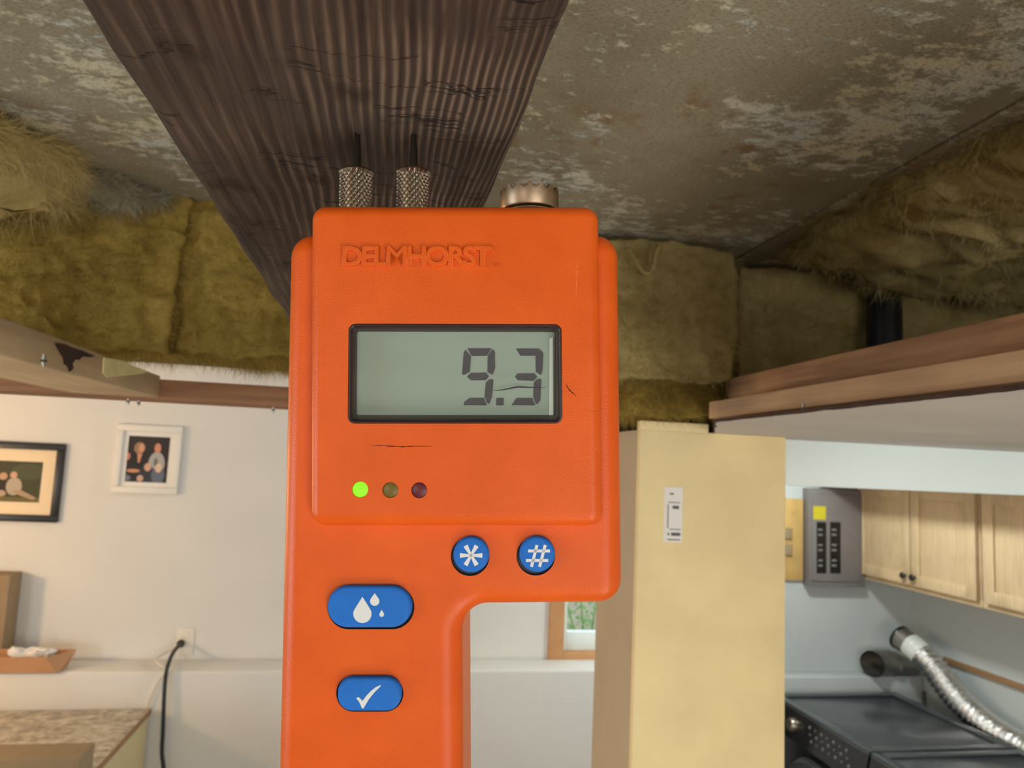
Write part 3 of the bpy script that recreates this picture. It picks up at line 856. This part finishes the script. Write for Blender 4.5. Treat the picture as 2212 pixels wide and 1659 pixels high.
# ------------------------------------------------------------------ column by the laundry opening
CY0 = .955; CYM = 1.045
c0 = aty(1379, 1100, CY0); c1 = aty(1697, 1100, CY0)
col_ = empty('partition_column', ((c0.x + c1.x) / 2, CYM, 0))
tag(col_, 'tan fibreboard column with a white sticker, right of the meter', 'column')
def cpart(name, x0, x1, y0, y1, z0, z1, mat, bev=.0):
    o = mbox(name, x0 - col_.location.x, x1 - col_.location.x, y0 - CYM, y1 - CYM, z0, z1, mat, col_, bev); return o
notch = aty(1530, 930, CY0).x
ctop = CAMZ + .0543
cpart('front_panel', c0.x, c1.x, CY0, CY0 + .012, 0, ctop, TAN, .0008)
ft = cpart('front_panel_tongue', c0.x, notch, CY0, CY0 + .012, ctop - .001, CAMZ + .066, TAN)
cpart('side_panel', c0.x + .002, c1.x - .002, CY0 + .0121, CY0 + .186, 0, CAMZ + .054, TANSIDE, .001)
# sticker with its small print
sk = aty(1433, 1170, CY0); sk2 = aty(1475, 1053, CY0)
st = cpart('sticker', sk.x, sk2.x, CY0 - .0006, CY0, sk.z, sk2.z, PAPER)
INKG = simple('grey_print', srgb(90, 92, 96), .7)
bm = bmesh.new()
def sline(fx0, fx1, fz0, fz1):
    w = sk2.x - sk.x; h = sk2.z - sk.z
    box(bm, sk.x + fx0 * w - col_.location.x, sk.x + fx1 * w - col_.location.x, CY0 - .0009 - CYM, CY0 - .00055 - CYM, sk.z + fz0 * h, sk.z + fz1 * h)
for a in ((.28, .5, .86, .89), (.2, .85, .71, .725), (.45, .8, .60, .66), (.18, .23, .25, .68), (.3, .9, .22, .235), (.2, .3, .12, .16), (.4, .9, .11, .17), (.2, .9, .03, .05)): sline(*a)
obj('sticker_print', bm, INKG, col_)

# ------------------------------------------------------------------ pictures on the far wall
def painted(name, shapes, x0, x1, z0, z1, y, parent):
    """flat colour print: ellipses and quads laid on a backing"""
    verts = []; faces = []; cols = []
    def add(pts, c, k):
        i0 = len(verts); yy = y - .00012 * k
        for fx, fz in [(min(1, max(0, u)), min(1, max(0, w))) for u, w in pts]: verts.append((x0 + fx * (x1 - x0), yy, z0 + fz * (z1 - z0)))
        faces.append(list(range(i0, i0 + len(pts)))); cols.append(c)
    for k, sp_ in enumerate(shapes):
        if sp_[0] == 'r': _, a, b, c, d, colr = sp_; add([(a, c), (b, c), (b, d), (a, d)], colr, k)
        elif sp_[0] == 'p': add(sp_[1], sp_[2], k)
        else:
            _, cx, cz, rx, rz, colr = sp_; add([(cx + rx * math.cos(t), cz + rz * math.sin(t)) for t in [2 * math.pi * q / 20 for q in range(20)]], colr, k)
    me = bpy.data.meshes.new(name); me.from_pydata(verts, [], faces)
    at = me.color_attributes.new('ink', 'FLOAT_COLOR', 'CORNER'); li = 0
    for f, c in zip(me.polygons, cols):
        for _ in f.loop_indices: at.data[li].color = c; li += 1
    return link(name, me, PHOTO, parent)
def frame(name, label, x0, x1, z0, z1, fw, dep, fm, matm, mw, shapes, roll=0.0):
    cx, cz = (x0 + x1) / 2, (z0 + z1) / 2
    e = empty(name, (cx, YB, cz)); tag(e, label, 'picture'); w, h = (x1 - x0) / 2, (z1 - z0) / 2
    bm = bmesh.new()
    box(bm, -w, w, -dep, 0, h - fw, h, .003); box(bm, -w, w, -dep, 0, -h, -h + fw, .003)
    box(bm, -w, -w + fw, -dep, 0, -h + fw, h - fw, .003); box(bm, w - fw, w, -dep, 0, -h + fw, h - fw, .003)
    obj('frame', bm, fm, e, 40)
    mbox('mat_board', -w + fw * .9, w - fw * .9, -dep * .45, -dep * .3, -h + fw * .9, h - fw * .9, matm, e)
    q = fw + mw
    painted('photo_print', shapes, -w + q, w - q, -h + q, h - q, -dep * .45 - .0004, e)
    e.rotation_euler = (0, roll, 0)
    return e
c3 = lambda r, g, b: srgb(r, g, b)
a = aty(-150, 1040, YB); b = aty(136, 1040, YB); zt = aty(70, 956, YB).z; zb = aty(70, 1127, YB).z
shp1 = [('r', 0, 1, 0, 1, c3(62, 62, 36)), ('r', 0, 1, 0, .12, c3(104, 92, 52)), ('e', .3, .6, .12, .2, c3(70, 72, 44)), ('e', .85, .75, .2, .2, c3(74, 76, 50)),
        ('e', .45, .45, .1, .25, c3(160, 140, 120)), ('e', .44, .70, .04, .08, c3(200, 160, 130)), ('e', .56, .36, .07, .2, c3(40, 34, 30)), ('e', .57, .62, .045, .09, c3(190, 150, 120)),
        ('e', .70, .38, .09, .22, c3(176, 160, 142)), ('e', .685, .66, .04, .08, c3(204, 160, 130)), ('p', [(.66, .25), (.78, .3), (.96, .12), (.93, .06), (.78, .16)], c3(170, 142, 116)), ('e', .56, .2, .06, .08, c3(180, 150, 126))]
frame('framed_photo', 'wide black framed photo with cream mat on the white wall, cut by the left edge', a.x, b.x, zb, zt, .032, .022, FRAMEB, MATC, .055, shp1)
a = aty(250, 990, YB); b = aty(391, 990, YB); zt = aty(322, 919, YB).z; zb = aty(322, 1066, YB).z
shp2 = [('r', 0, 1, 0, 1, c3(44, 38, 38)), ('e', .3, .38, .24, .36, c3(34, 32, 34)), ('e', .28, .74, .13, .13, c3(150, 118, 90)), ('e', .33, .74, .075, .095, c3(205, 150, 120)), ('p', [(.24, .62), (.36, .62), (.31, .42), (.27, .42)], c3(200, 140, 110)),
        ('e', .72, .40, .2, .27, c3(168, 166, 164)), ('e', .70, .44, .05, .1, c3(110, 110, 108)), ('e', .72, .75, .08, .11, c3(205, 136, 112)), ('e', .02, .55, .06, .08, c3(190, 130, 104)),
        ('e', .5, .16, .2, .22, c3(46, 50, 60)), ('e', .52, .33, .085, .09, c3(206, 160, 138)), ('e', .78, .16, .16, .2, c3(96, 104, 124)), ('e', .78, .32, .085, .1, c3(214, 186, 160)), ('e', .18, .24, .16, .04, c3(200, 140, 108)), ('e', .36, .08, .08, .07, c3(196, 160, 140)), ('e', .06, .08, .07, .06, c3(110, 116, 136))]
frame('framed_photo', 'small white framed dark family photo on the white wall', a.x, b.x, zb, zt, .030, .026, FRAMEW, PAPER, .022, shp2)

# ------------------------------------------------------------------ outlet, cord
pl = aty(400, 1385, YB)
ou = empty('wall_outlet', (pl.x, YB, pl.z)); tag(ou, 'white wall outlet above the ledge with a black plug', 'outlet')
mbox('cover_plate', -.038, .038, -.006, 0, -.06, .06, PLATE, ou, .002)
mbox('socket', -.017, .017, -.008, -.005, -.046, -.012, PLATE, ou, .001); mbox('socket', -.017, .017, -.008, -.005, .012, .046, PLATE, ou, .001)
pg = aty(390, 1391, YB - .02)
cpts = [aty(390, 1391, YB - .03), aty(374, 1410, YB - .12), aty(362, 1440, YL - .014), aty(357, 1470, YL - .025), aty(354, 1520, YL - .03), aty(352, 1580, YL - .03), aty(350, 1625, YL - .03), aty(354, 1665, YL - .03), aty(362, 1760, YL - .03)]
e = empty('power_cord', cpts[-1]); tag(e, 'black power cord hanging from the outlet down the white wall', 'cord')
bm = bmesh.new(); tube(bm, [p - e.location for p in spline(cpts, 8)], .0085, 10); obj('cable', bm, CORD, e, 60)
bm = bmesh.new(); tube(bm, [pg + Vector((0, .012, 0)) - e.location, pg - e.location, cpts[0] + Vector((-.003, -.006, -.004)) - e.location], [.016, .018, .011], 14); obj('plug', bm, BLACK, e, 40)
bm = bmesh.new()
wc = [aty(x, y, YY) for x, y, YY in ((384, 1396, YB - .012), (355, 1412, YB - .06), (336, 1424, YB - .12), (345, 1436, YL - .006), (360, 1446, YL - .008), (340, 1475, YL - .012), (322, 1515, YL - .012), (312, 1540, YL - .012))]
tube(bm, spline(wc, 6), .0035, 8); tag(obj('thin_cord', bm, PLATE, None, 60), 'thin pale cord looping beside the black power cord', 'cord')

# ------------------------------------------------------------------ cartons on the ledge
# tall box
b0 = aty(2, 1405, 3.58)
tb = mbox('tall_carton', b0.x - .40, b0.x, 3.585, 3.695, LZ, aty(22, 1242, 3.59).z, CARDD, None, .002)
tag(tb, 'tall brown carton standing on the ledge at the left edge', 'box')
# open tray carton with slanted right flap
ca = aty(100, 1420, 3.465); cb = aty(126, 1449, 3.485); cl = aty(-110, 1440, 3.485); ct = aty(166, 1402, 3.575); cbk = aty(128, 1440, 3.57)
ec = empty('open_carton', (cb.x - .2, 3.52, LZ)); tag(ec, 'shallow open cardboard tray with crumpled paper on the ledge', 'box')
o0 = Vector(ec.location)
def sheet(name, quad, th, nrm, mat):
    bm = bmesh.new(); a = [bm.verts.new(Vector(q) - o0) for q in quad]; b = [bm.verts.new(Vector(q) - o0 + Vector(nrm) * th) for q in quad]
    bm.faces.new(a); bm.faces.new(b[::-1])
    for i in range(4): bm.faces.new((a[i], a[(i + 1) % 4], b[(i + 1) % 4], b[i]))
    return obj(name, bm, mat, ec)
zb_ = LZ + .001; xL = cl.x
sheet('front_wall', [(xL, 3.485, zb_), (cb.x, 3.485, zb_), (ca.x, 3.465, ca.z), (xL, 3.465, ca.z)], .003, (0, 1, 0), CARD)
sheet('right_wall', [(cb.x, 3.485, zb_), (cb.x, 3.57, zb_), (ct.x, 3.575, ct.z), (ca.x, 3.465, ca.z)], .003, (-1, 0, 0), CARD)
sheet('back_wall', [(xL, 3.57, zb_), (cb.x, 3.57, zb_), (ct.x, 3.575, ct.z), (xL, 3.575, ct.z)], .003, (0, -1, 0), CARD)
sheet('bottom', [(xL, 3.485, zb_), (cb.x, 3.485, zb_), (cb.x, 3.57, zb_), (xL, 3.57, zb_)], .003, (0, 0, 1), CARD)
pq = aty(72, 1412, 3.525); bm = bmesh.new(); lump(bm, pq - o0, (.085, .03, .022), .7, .018, 8.0, 14, 18.0)
cp = obj('crumpled_paper', bm, PAPER, None, 30); cp.location = o0; tag(cp, 'crumpled white paper lying in the cardboard tray', 'paper')

# ------------------------------------------------------------------ counter at lower left
kr = aty(325, 1531, 3.485); KZ = kr.z
ke = empty('counter_cabinet', (kr.x - .5, 3.1, 0)); tag(ke, 'counter cabinet with mottled stone-look top against the white wall, lower left', 'cabinet')
KX = kr.x
mbox('worktop', -1.2, KX - ke.location.x, 2.60 - 3.1, 3.485 - 3.1, KZ - .02, KZ, GRAN, ke, .003)
mbox('side_panel', KX - .02 - ke.location.x, KX - .004 - ke.location.x, 2.62 - 3.1, 3.48 - 3.1, .0, KZ - .0205, SIDEP, ke)
mbox('carcass', -1.18, KX - .021 - ke.location.x, 2.64 - 3.1, 3.47 - 3.1, .0, KZ - .021, SIDEP, ke)
mbox('edge_strip', KX - ke.location.x + .0002, KX - ke.location.x + .004, 2.60 - 3.1, 3.485 - 3.1, KZ - .022, KZ + .001, MAPLED, ke)
w1 = atz(205, 1618, KZ + .09)
bx_ = mbox('wooden_tray', w1.x - .55, w1.x, 2.72, 2.72 + .14, KZ + .0005, KZ + .09, CARDD, None, .003)
# put its face where the photograph has it
f1 = aty(205, 1612, 2.86)
bx_.location.x = f1.x - w1.x; bx_.location.z = 0
tag(bx_, 'flat brown carton lying on the mottled counter top', 'box')

# ------------------------------------------------------------------ window
we = empty('window_1', (wx0, YB, wzb)); tag(we, kind='structure')
def wpart(name, x0, x1, y0, y1, z0, z1, mat, bev=.003): return mbox(name, x0, x1, y0, y1, z0, z1, mat, we, bev)
ww, wh = wx1 - wx0, wzt - wzb
cw = aty(1218, 1330, YB).x - wx0
wpart('casing', 0, cw, -.02, .10, 0, wh, TRIMW); wpart('casing', ww - cw, ww, -.02, .10, 0, wh, TRIMW)
wpart('casing', cw, ww - cw, -.02, .10, 0, .062, TRIMW); wpart('casing', cw, ww - cw, -.02, .10, wh - .06, wh, TRIMW)
wpart('sash', cw, cw + .028, .04, .085, .062, wh - .06, WHITE); wpart('sash', ww - cw - .03, ww - cw, .04, .085, .062, wh - .06, WHITE)
wpart('sash', cw + .028, ww - cw - .03, .04, .085, .062, .155, WHITE); wpart('sash', cw + .028, ww - cw - .03, .04, .085, wh - .1, wh - .06, WHITE)
wpart('pane', cw + .028, ww - cw - .03, .060, .064, .155, wh - .1, PANE, 0)
tag(mbox('ground', -1.0, 4.5, YB + .3, YB + 4.0, LZ - .35, LZ - .25, simple('garden_soil', srgb(150, 140, 110), .9, 0, .2, 5)), kind='structure')
# shrub outside
se = empty('shrub', (wx0 + .5, YB + 1.0, LZ - .25)); tag(se, 'green leafy shrub seen through the window', 'shrub')
verts = []; faces = []
for k in range(3200):
    P = Vector((random.uniform(-.75, .75), random.uniform(-.25, .3), random.uniform(0, 1.0)))
    d = Vector((random.gauss(0, 1), random.gauss(0, 1), random.gauss(0, 1))).normalized() * random.uniform(.02, .04); s = d.orthogonal().normalized() * .014
    i0 = len(verts); verts += [P, P + d * .5 + s, P + d, P + d * .5 - s]; faces.append((i0, i0 + 1, i0 + 2, i0 + 3))
me = bpy.data.meshes.new('foliage'); me.from_pydata([tuple(v) for v in verts], [], faces); fo = link('foliage', me, LEAF, se); fo['kind'] = 'stuff'
bm = bmesh.new()
for k in range(6): tube(bm, [(0.02 * k - .05, 0, -.002), (.1 * (k - 2.5), 0, .35), (.22 * (k - 2.5), .02, .85)], [.008, .005, .002], 6)
obj('stems', bm, LEAF, se)

# ------------------------------------------------------------------ laundry
# wall cabinets along the right wall
XC = 2.76; CBZ = CAMZ - .204 * XC; CTZ = CAMZ - .021
def yat(px): return atx(px, 1200, XC).y
def cabinet(name, y0, y1, doors, label):
    e = empty(name, (XR - .001, (y0 + y1) / 2, CBZ)); tag(e, label, 'cabinet'); oy = e.location.y
    def P(nm, x0, x1, ya, yb, z0, z1, m, bev=.002, par=None): return mbox(nm, x0 - XR + .001, x1 - XR + .001, ya - oy, yb - oy, z0 - CBZ, z1 - CBZ, m, par or e, bev)
    P('body', XC + .02, XR - .001, y0, y1, CBZ, CTZ, MAPLE); 
    P('face_frame', XC, XC + .0199, y0, y1, CBZ, CBZ + .035, MAPLE); P('face_frame', XC, XC + .0199, y1 - .03, y1, CBZ + .035, CTZ, MAPLE); P('face_frame', XC, XC + .0199, y0, y0 + .03, CBZ + .035, CTZ, MAPLE)
    for (a, b, kn) in doors:
        z0, z1 = CBZ + .028, CTZ - .01
        d = P('door', XC - .012, XC - .0005, a, b, z0, z1, MAPLE, .002)
        bm = bmesh.new(); fx0, fx1 = XC - .022 - XR + .001, XC - .0118 - XR + .001; st_ = .06
        box(bm, fx0, fx1, a - oy, a + st_ - oy, z0 - CBZ, z1 - CBZ, .003); box(bm, fx0, fx1, b - st_ - oy, b - oy, z0 - CBZ, z1 - CBZ, .003)
        box(bm, fx0, fx1, a + st_ - oy, b - st_ - oy, z0 - CBZ, z0 + st_ - CBZ, .003); box(bm, fx0, fx1, a + st_ - oy, b - st_ - oy, z1 - st_ - CBZ, z1 - CBZ, .003)
        obj('door_rail', bm, MAPLE, d, 40)
        if kn is not None:
            bm = bmesh.new(); c = Vector((XC - .022 - XR + .001, kn - oy, z0 + .045 - CBZ))
            prof = [(.006, 0), (.006, .012), (.014, .016), (.017, .022), (.013, .028), (.004, .030)]
            tube(bm, [c - Vector((q, 0, 0)) for _, q in prof], [r for r, _ in prof], 14); obj('knob', bm, BLACK, d, 40)
    return e
y_a, y_b, y_c = YF - .012, yat(1974), yat(2120)
cabinet('wall_cabinet', y_c, y_a, [(y_b + .004, y_a - .012, y_b + .035), (y_c + .012, y_b - .004, y_b - .035)], 'pale maple wall cabinet with two black-knobbed doors beside the breaker panel')
cabinet('wall_cabinet', 2.25, y_c - .004, [(2.27, y_c - .03, None)], 'pale maple wall cabinet cut by the right edge')
# breaker panel on the far wall
pa = aty(1733, 1262, YF); pb = aty(1851, 1070, YF)
eb = empty('breaker_panel', ((pa.x + pb.x) / 2, YF, pa.z)); tag(eb, 'grey breaker panel with open cover and yellow sticker in the laundry corner', 'breaker panel')
def B_(nm, x0, x1, dep0, dep1, z0, z1, m, bev=.002): return mbox(nm, x0 - eb.location.x, x1 - eb.location.x, -dep1, -dep0, z0 - pa.z, z1 - pa.z, m, eb, bev)
B_('box', pa.x, pb.x, .0, .07, pa.z, pb.z + .03, GREYM, .004)
B_('cover', pa.x + .012, pb.x - .03, .0701, .078, pa.z + .03, pb.z - .0, GREYM, .003)
for xa, xb in ((1764, 1784), (1793, 1815)):
    A0 = aty(xa, 1238, YF - .078); A1 = aty(xb, 1128, YF - .078)
    B_('breaker_row', A0.x, A1.x, .0781, .082, A0.z, A1.z, BLACK, .001)
    nb = 10
    for k in range(nb):
        zc = A0.z + (A1.z - A0.z) * (k + .5) / nb
        B_('breaker_switch', A0.x + (A1.x - A0.x) * .1, A0.x + (A1.x - A0.x) * .55, .0821, .088, zc - .006, zc + .006, GREYM if k % 3 else BLACK, .001)
A0 = aty(1757, 1122, YF - .078); A1 = aty(1784, 1094, YF - .078); B_('sticker', A0.x, A1.x, .0781, .0786, A0.z, A1.z, YEL, 0)
A0 = aty(1690, 1252, YF); A1 = aty(1731, 1078, YF)
ply = mbox('backing_board', A0.x - .1, A1.x, YF - .02, YF - .0005, A0.z, A1.z, PLY, None, .002); tag(ply, 'plywood backing board left of the breaker panel', 'board')
for zz in (1150, 1185):
    q = aty(1705, zz, YF - .02); mbox('block', q.x - .03 , q.x + .012, YF - .035, YF - .0201, q.z - .035, q.z + .025, CARDD, ply, .002)
# dryer and washer along the right wall, fronts facing left
DT = CAMZ - 1.156
def machine(name, y0, y1, x0, x1, label, ctrl=True):
    e = empty(name, ((x0 + x1) / 2, (y0 + y1) / 2, 0)); tag(e, label, 'appliance'); ox, oy = e.location.x, e.location.y
    def P(nm, a, b, c, d, z0, z1, m, bev=.004, par=None): return mbox(nm, a - ox, b - ox, c - oy, d - oy, z0, z1, m, par or e, bev)
    P('cabinet_body', x0 + .03, x1, y0, y1, .02, DT - .035, DRYB, .006)
    P('top', x0 + .005, x1, y0, y1, DT - .0349, DT - .008, DRYT, .006)
    # raised rim round the top
    bm = bmesh.new()
    for a, b, c, d in ((x0 + .005, x0 + .05, y0, y1), (x1 - .05, x1, y0, y1), (x0 + .05, x1 - .05, y0, y0 + .05), (x0 + .05, x1 - .05, y1 - .05, y1)):
        box(bm, a - ox, b - ox, c - oy, d - oy, DT - .0079, DT, .003)
    obj('top_rim', bm, DRYT, e, 40)
    # sloping control panel
    bm = bmesh.new()
    pts = [(x0 + .006, DT - .012), (x0 - .025, DT - .15), (x0 + .029, DT - .17), (x0 + .029, DT - .036)]
    r0 = [bm.verts.new((a - ox, y0 - oy, z)) for a, z in pts]; r1 = [bm.verts.new((a - ox, y1 - oy, z)) for a, z in pts]
    for i in range(4): bm.faces.new((r0[i], r0[(i + 1) % 4], r1[(i + 1) % 4], r1[i]))
    bm.faces.new(r0[::-1]); bm.faces.new(r1)
    cp_ = obj('control_panel', bm, DRYB, e)
    dirv = Vector((-.031, 0, -.138)).normalized(); nrm = Vector((-.138, 0, .031)).normalized()
    def on(t, s): return Vector((x0 + .006 - ox, y0 + (y1 - y0) * s - oy, DT - .012)) + dirv * (.14 * t)
    bm = bmesh.new(); c = on(.5, .69); tube(bm, [c, c + nrm * .012, c + nrm * .03, c + nrm * .034], [.034, .034, .030, .026], 24); obj('knob', bm, STEEL, cp_, 40)
    bm = bmesh.new()
    for row in range(3):
        for k in range(7):
            c = on(.28 + .2 * row,   .54 - .06 * k - .02 * row)
            tube(bm, [c, c + nrm * .004], [.006 if (k + row) % 2 else .009, .005], 8)
    bt = obj('touch_keys', bm, INKG, cp_); bt['kind'] = 'stuff'
    # round door
    bm = bmesh.new(); zc = .48; yc = (y0 + y1) / 2
    tube(bm, [(x0 + .03 - ox, yc - oy, zc), (x0 - ox, yc - oy, zc), (x0 - .02 - ox, yc - oy, zc), (x0 - .02 - ox, yc - oy, zc)], [.27, .27, .25, .20], 40); dr = obj('door', bm, DRYT, e, 30)
    bm = bmesh.new(); tube(bm, [(x0 - .0201 - ox, yc - oy, zc), (x0 - .03 - ox, yc - oy, zc), (x0 - .035 - ox, yc - oy, zc)], [.19, .17, .10], 40); obj('door_glass', bm, DRYB, dr, 40)
    for sx in (x0 + .08, x1 - .06):
        for sy in (y0 + .06, y1 - .06):
            bm = bmesh.new(); tube(bm, [(sx - ox, sy - oy, 0), (sx - ox, sy - oy, .021)], .02, 10); obj('foot', bm, BLACK, e)
    return e
dx0 = 2.13; dx1 = 2.872
machine('dryer', 2.95, 3.74, dx0, dx1, 'charcoal dryer in the laundry corner under the silver duct')
machine('washing_machine', 2.20, 2.935, dx0, dx1, 'charcoal washing machine at the lower right edge, nearest the camera')
# flexible foil duct
dp = [(1941, 1375, 2.88), (1975, 1400, 2.90), (2010, 1433, 2.92), (2055, 1492, 2.94), (2105, 1545, 2.955), (2160, 1588, 2.965), (2235, 1632, 2.975), (2320, 1680, 2.98)]
dpt = spline([atx(x, y, X) for x, y, X in dp], 14)
ed = empty('flexible_duct', dpt[-1]); tag(ed, 'crinkled silver foil duct leaning from the wall onto the dryer', 'duct'); o0d = Vector(ed.location)
def resample(pts, step):
    out = [pts[0]]; acc = 0
    for a, b in zip(pts, pts[1:]):
        L = (b - a).length; t = step - acc
        while t < L: out.append(a.lerp(b, t / L)); t += step
        acc = (acc + L) % step
    return out
rs = resample(dpt, .006)
i1 = 26
bm = bmesh.new(); tube(bm, [p - o0d for p in rs[:14]], .064, 28, False); tube(bm, [p - o0d for p in rs[:14]][::-1], .061, 28, False); obj('metal_collar', bm, GALV, ed, 40)
bm = bmesh.new(); tube(bm, [p - o0d for p in rs[:4]], [.066, .068, .068, .066], 28, False); obj('dark_rim', bm, PIPE, ed, 40)
bm = bmesh.new(); tube(bm, [p - o0d for p in rs[13:28]], [  .0645 + .002 * random.random() for _ in rs[13:28]], 28, False); obj('tape_wrap', bm, TAPE, ed, 40)
fl = [p - o0d for p in rs[26:]]
bm = bmesh.new(); tube(bm, fl, [.062 + .0075 * math.sin(i * 2 * math.pi / 5.0) + .002 * random.random() for i in range(len(fl))], 36, False); obj('foil_sleeve', bm, FOIL, ed, 25)
bm = bmesh.new(); q = rs[-16:-8] if len(rs) > 60 else rs[-4:]
tube(bm, [p - o0d for p in q], .0715, 28, False); obj('clamp_band', bm, GALV, ed, 40)
# galvanised elbows on the ledge
e1 = aty(1880, 1431, YF - .05)
el = empty('duct_elbow', (e1.x + .05, YF - .05, LZ2)); tag(el, 'grey galvanised duct elbow lying on the laundry ledge', 'duct'); oe = Vector(el.location)
zc = LZ2 + .072
pts = spline([(e1.x - .035, YF - .115, zc), (e1.x + .03, YF - .085, zc), (e1.x + .09, YF - .075, zc - .004), (e1.x + .13, YF - .075, zc - .012)], 5)
bm = bmesh.new(); tube(bm, [p - oe for p in pts], [.068 + (.003 if i % 5 == 0 else 0) for i in range(len(pts))], 28, False); tube(bm, [(p - oe) for p in pts][::-1], .064, 28, False); obj('bend', bm, GALV, el, 40)
pts = [Vector((e1.x + .13, YF - .075, zc - .012)), Vector((e1.x + .19, YF - .075, zc - .018)), Vector((e1.x + .26, YF - .078, zc - .02))]
bm = bmesh.new(); tube(bm, [p - oe for p in pts], [.060, .052, .050], 28, True); obj('stub', bm, GALV, el, 40)
# brown strip and small grey outlet on the right wall
r0 = atx(2035, 1427, XR - .01); r1 = atx(2225, 1487, XR - .01)
zr = (r0.z + r1.z) / 2
rl = mbox('wall_batten', XR - .02, XR - .0005, r1.y - .4, r0.y, zr - .012, zr + .014, MAPLED, None, .002); tag(rl, 'thin brown batten on the right laundry wall behind the duct', 'batten')
r0 = atx(1984, 1506, XR - .01)
go = empty('grey_outlet', (XR, r0.y, r0.z)); tag(go, 'small grey outlet low on the wall behind the dryer', 'outlet')
mbox('cover_plate', -.012, -.0005, -.05, .05, -.045, .045, GREYM, go, .002); mbox('socket', -.016, -.011, -.02, .02, -.03, .03, DRYT, go, .001)
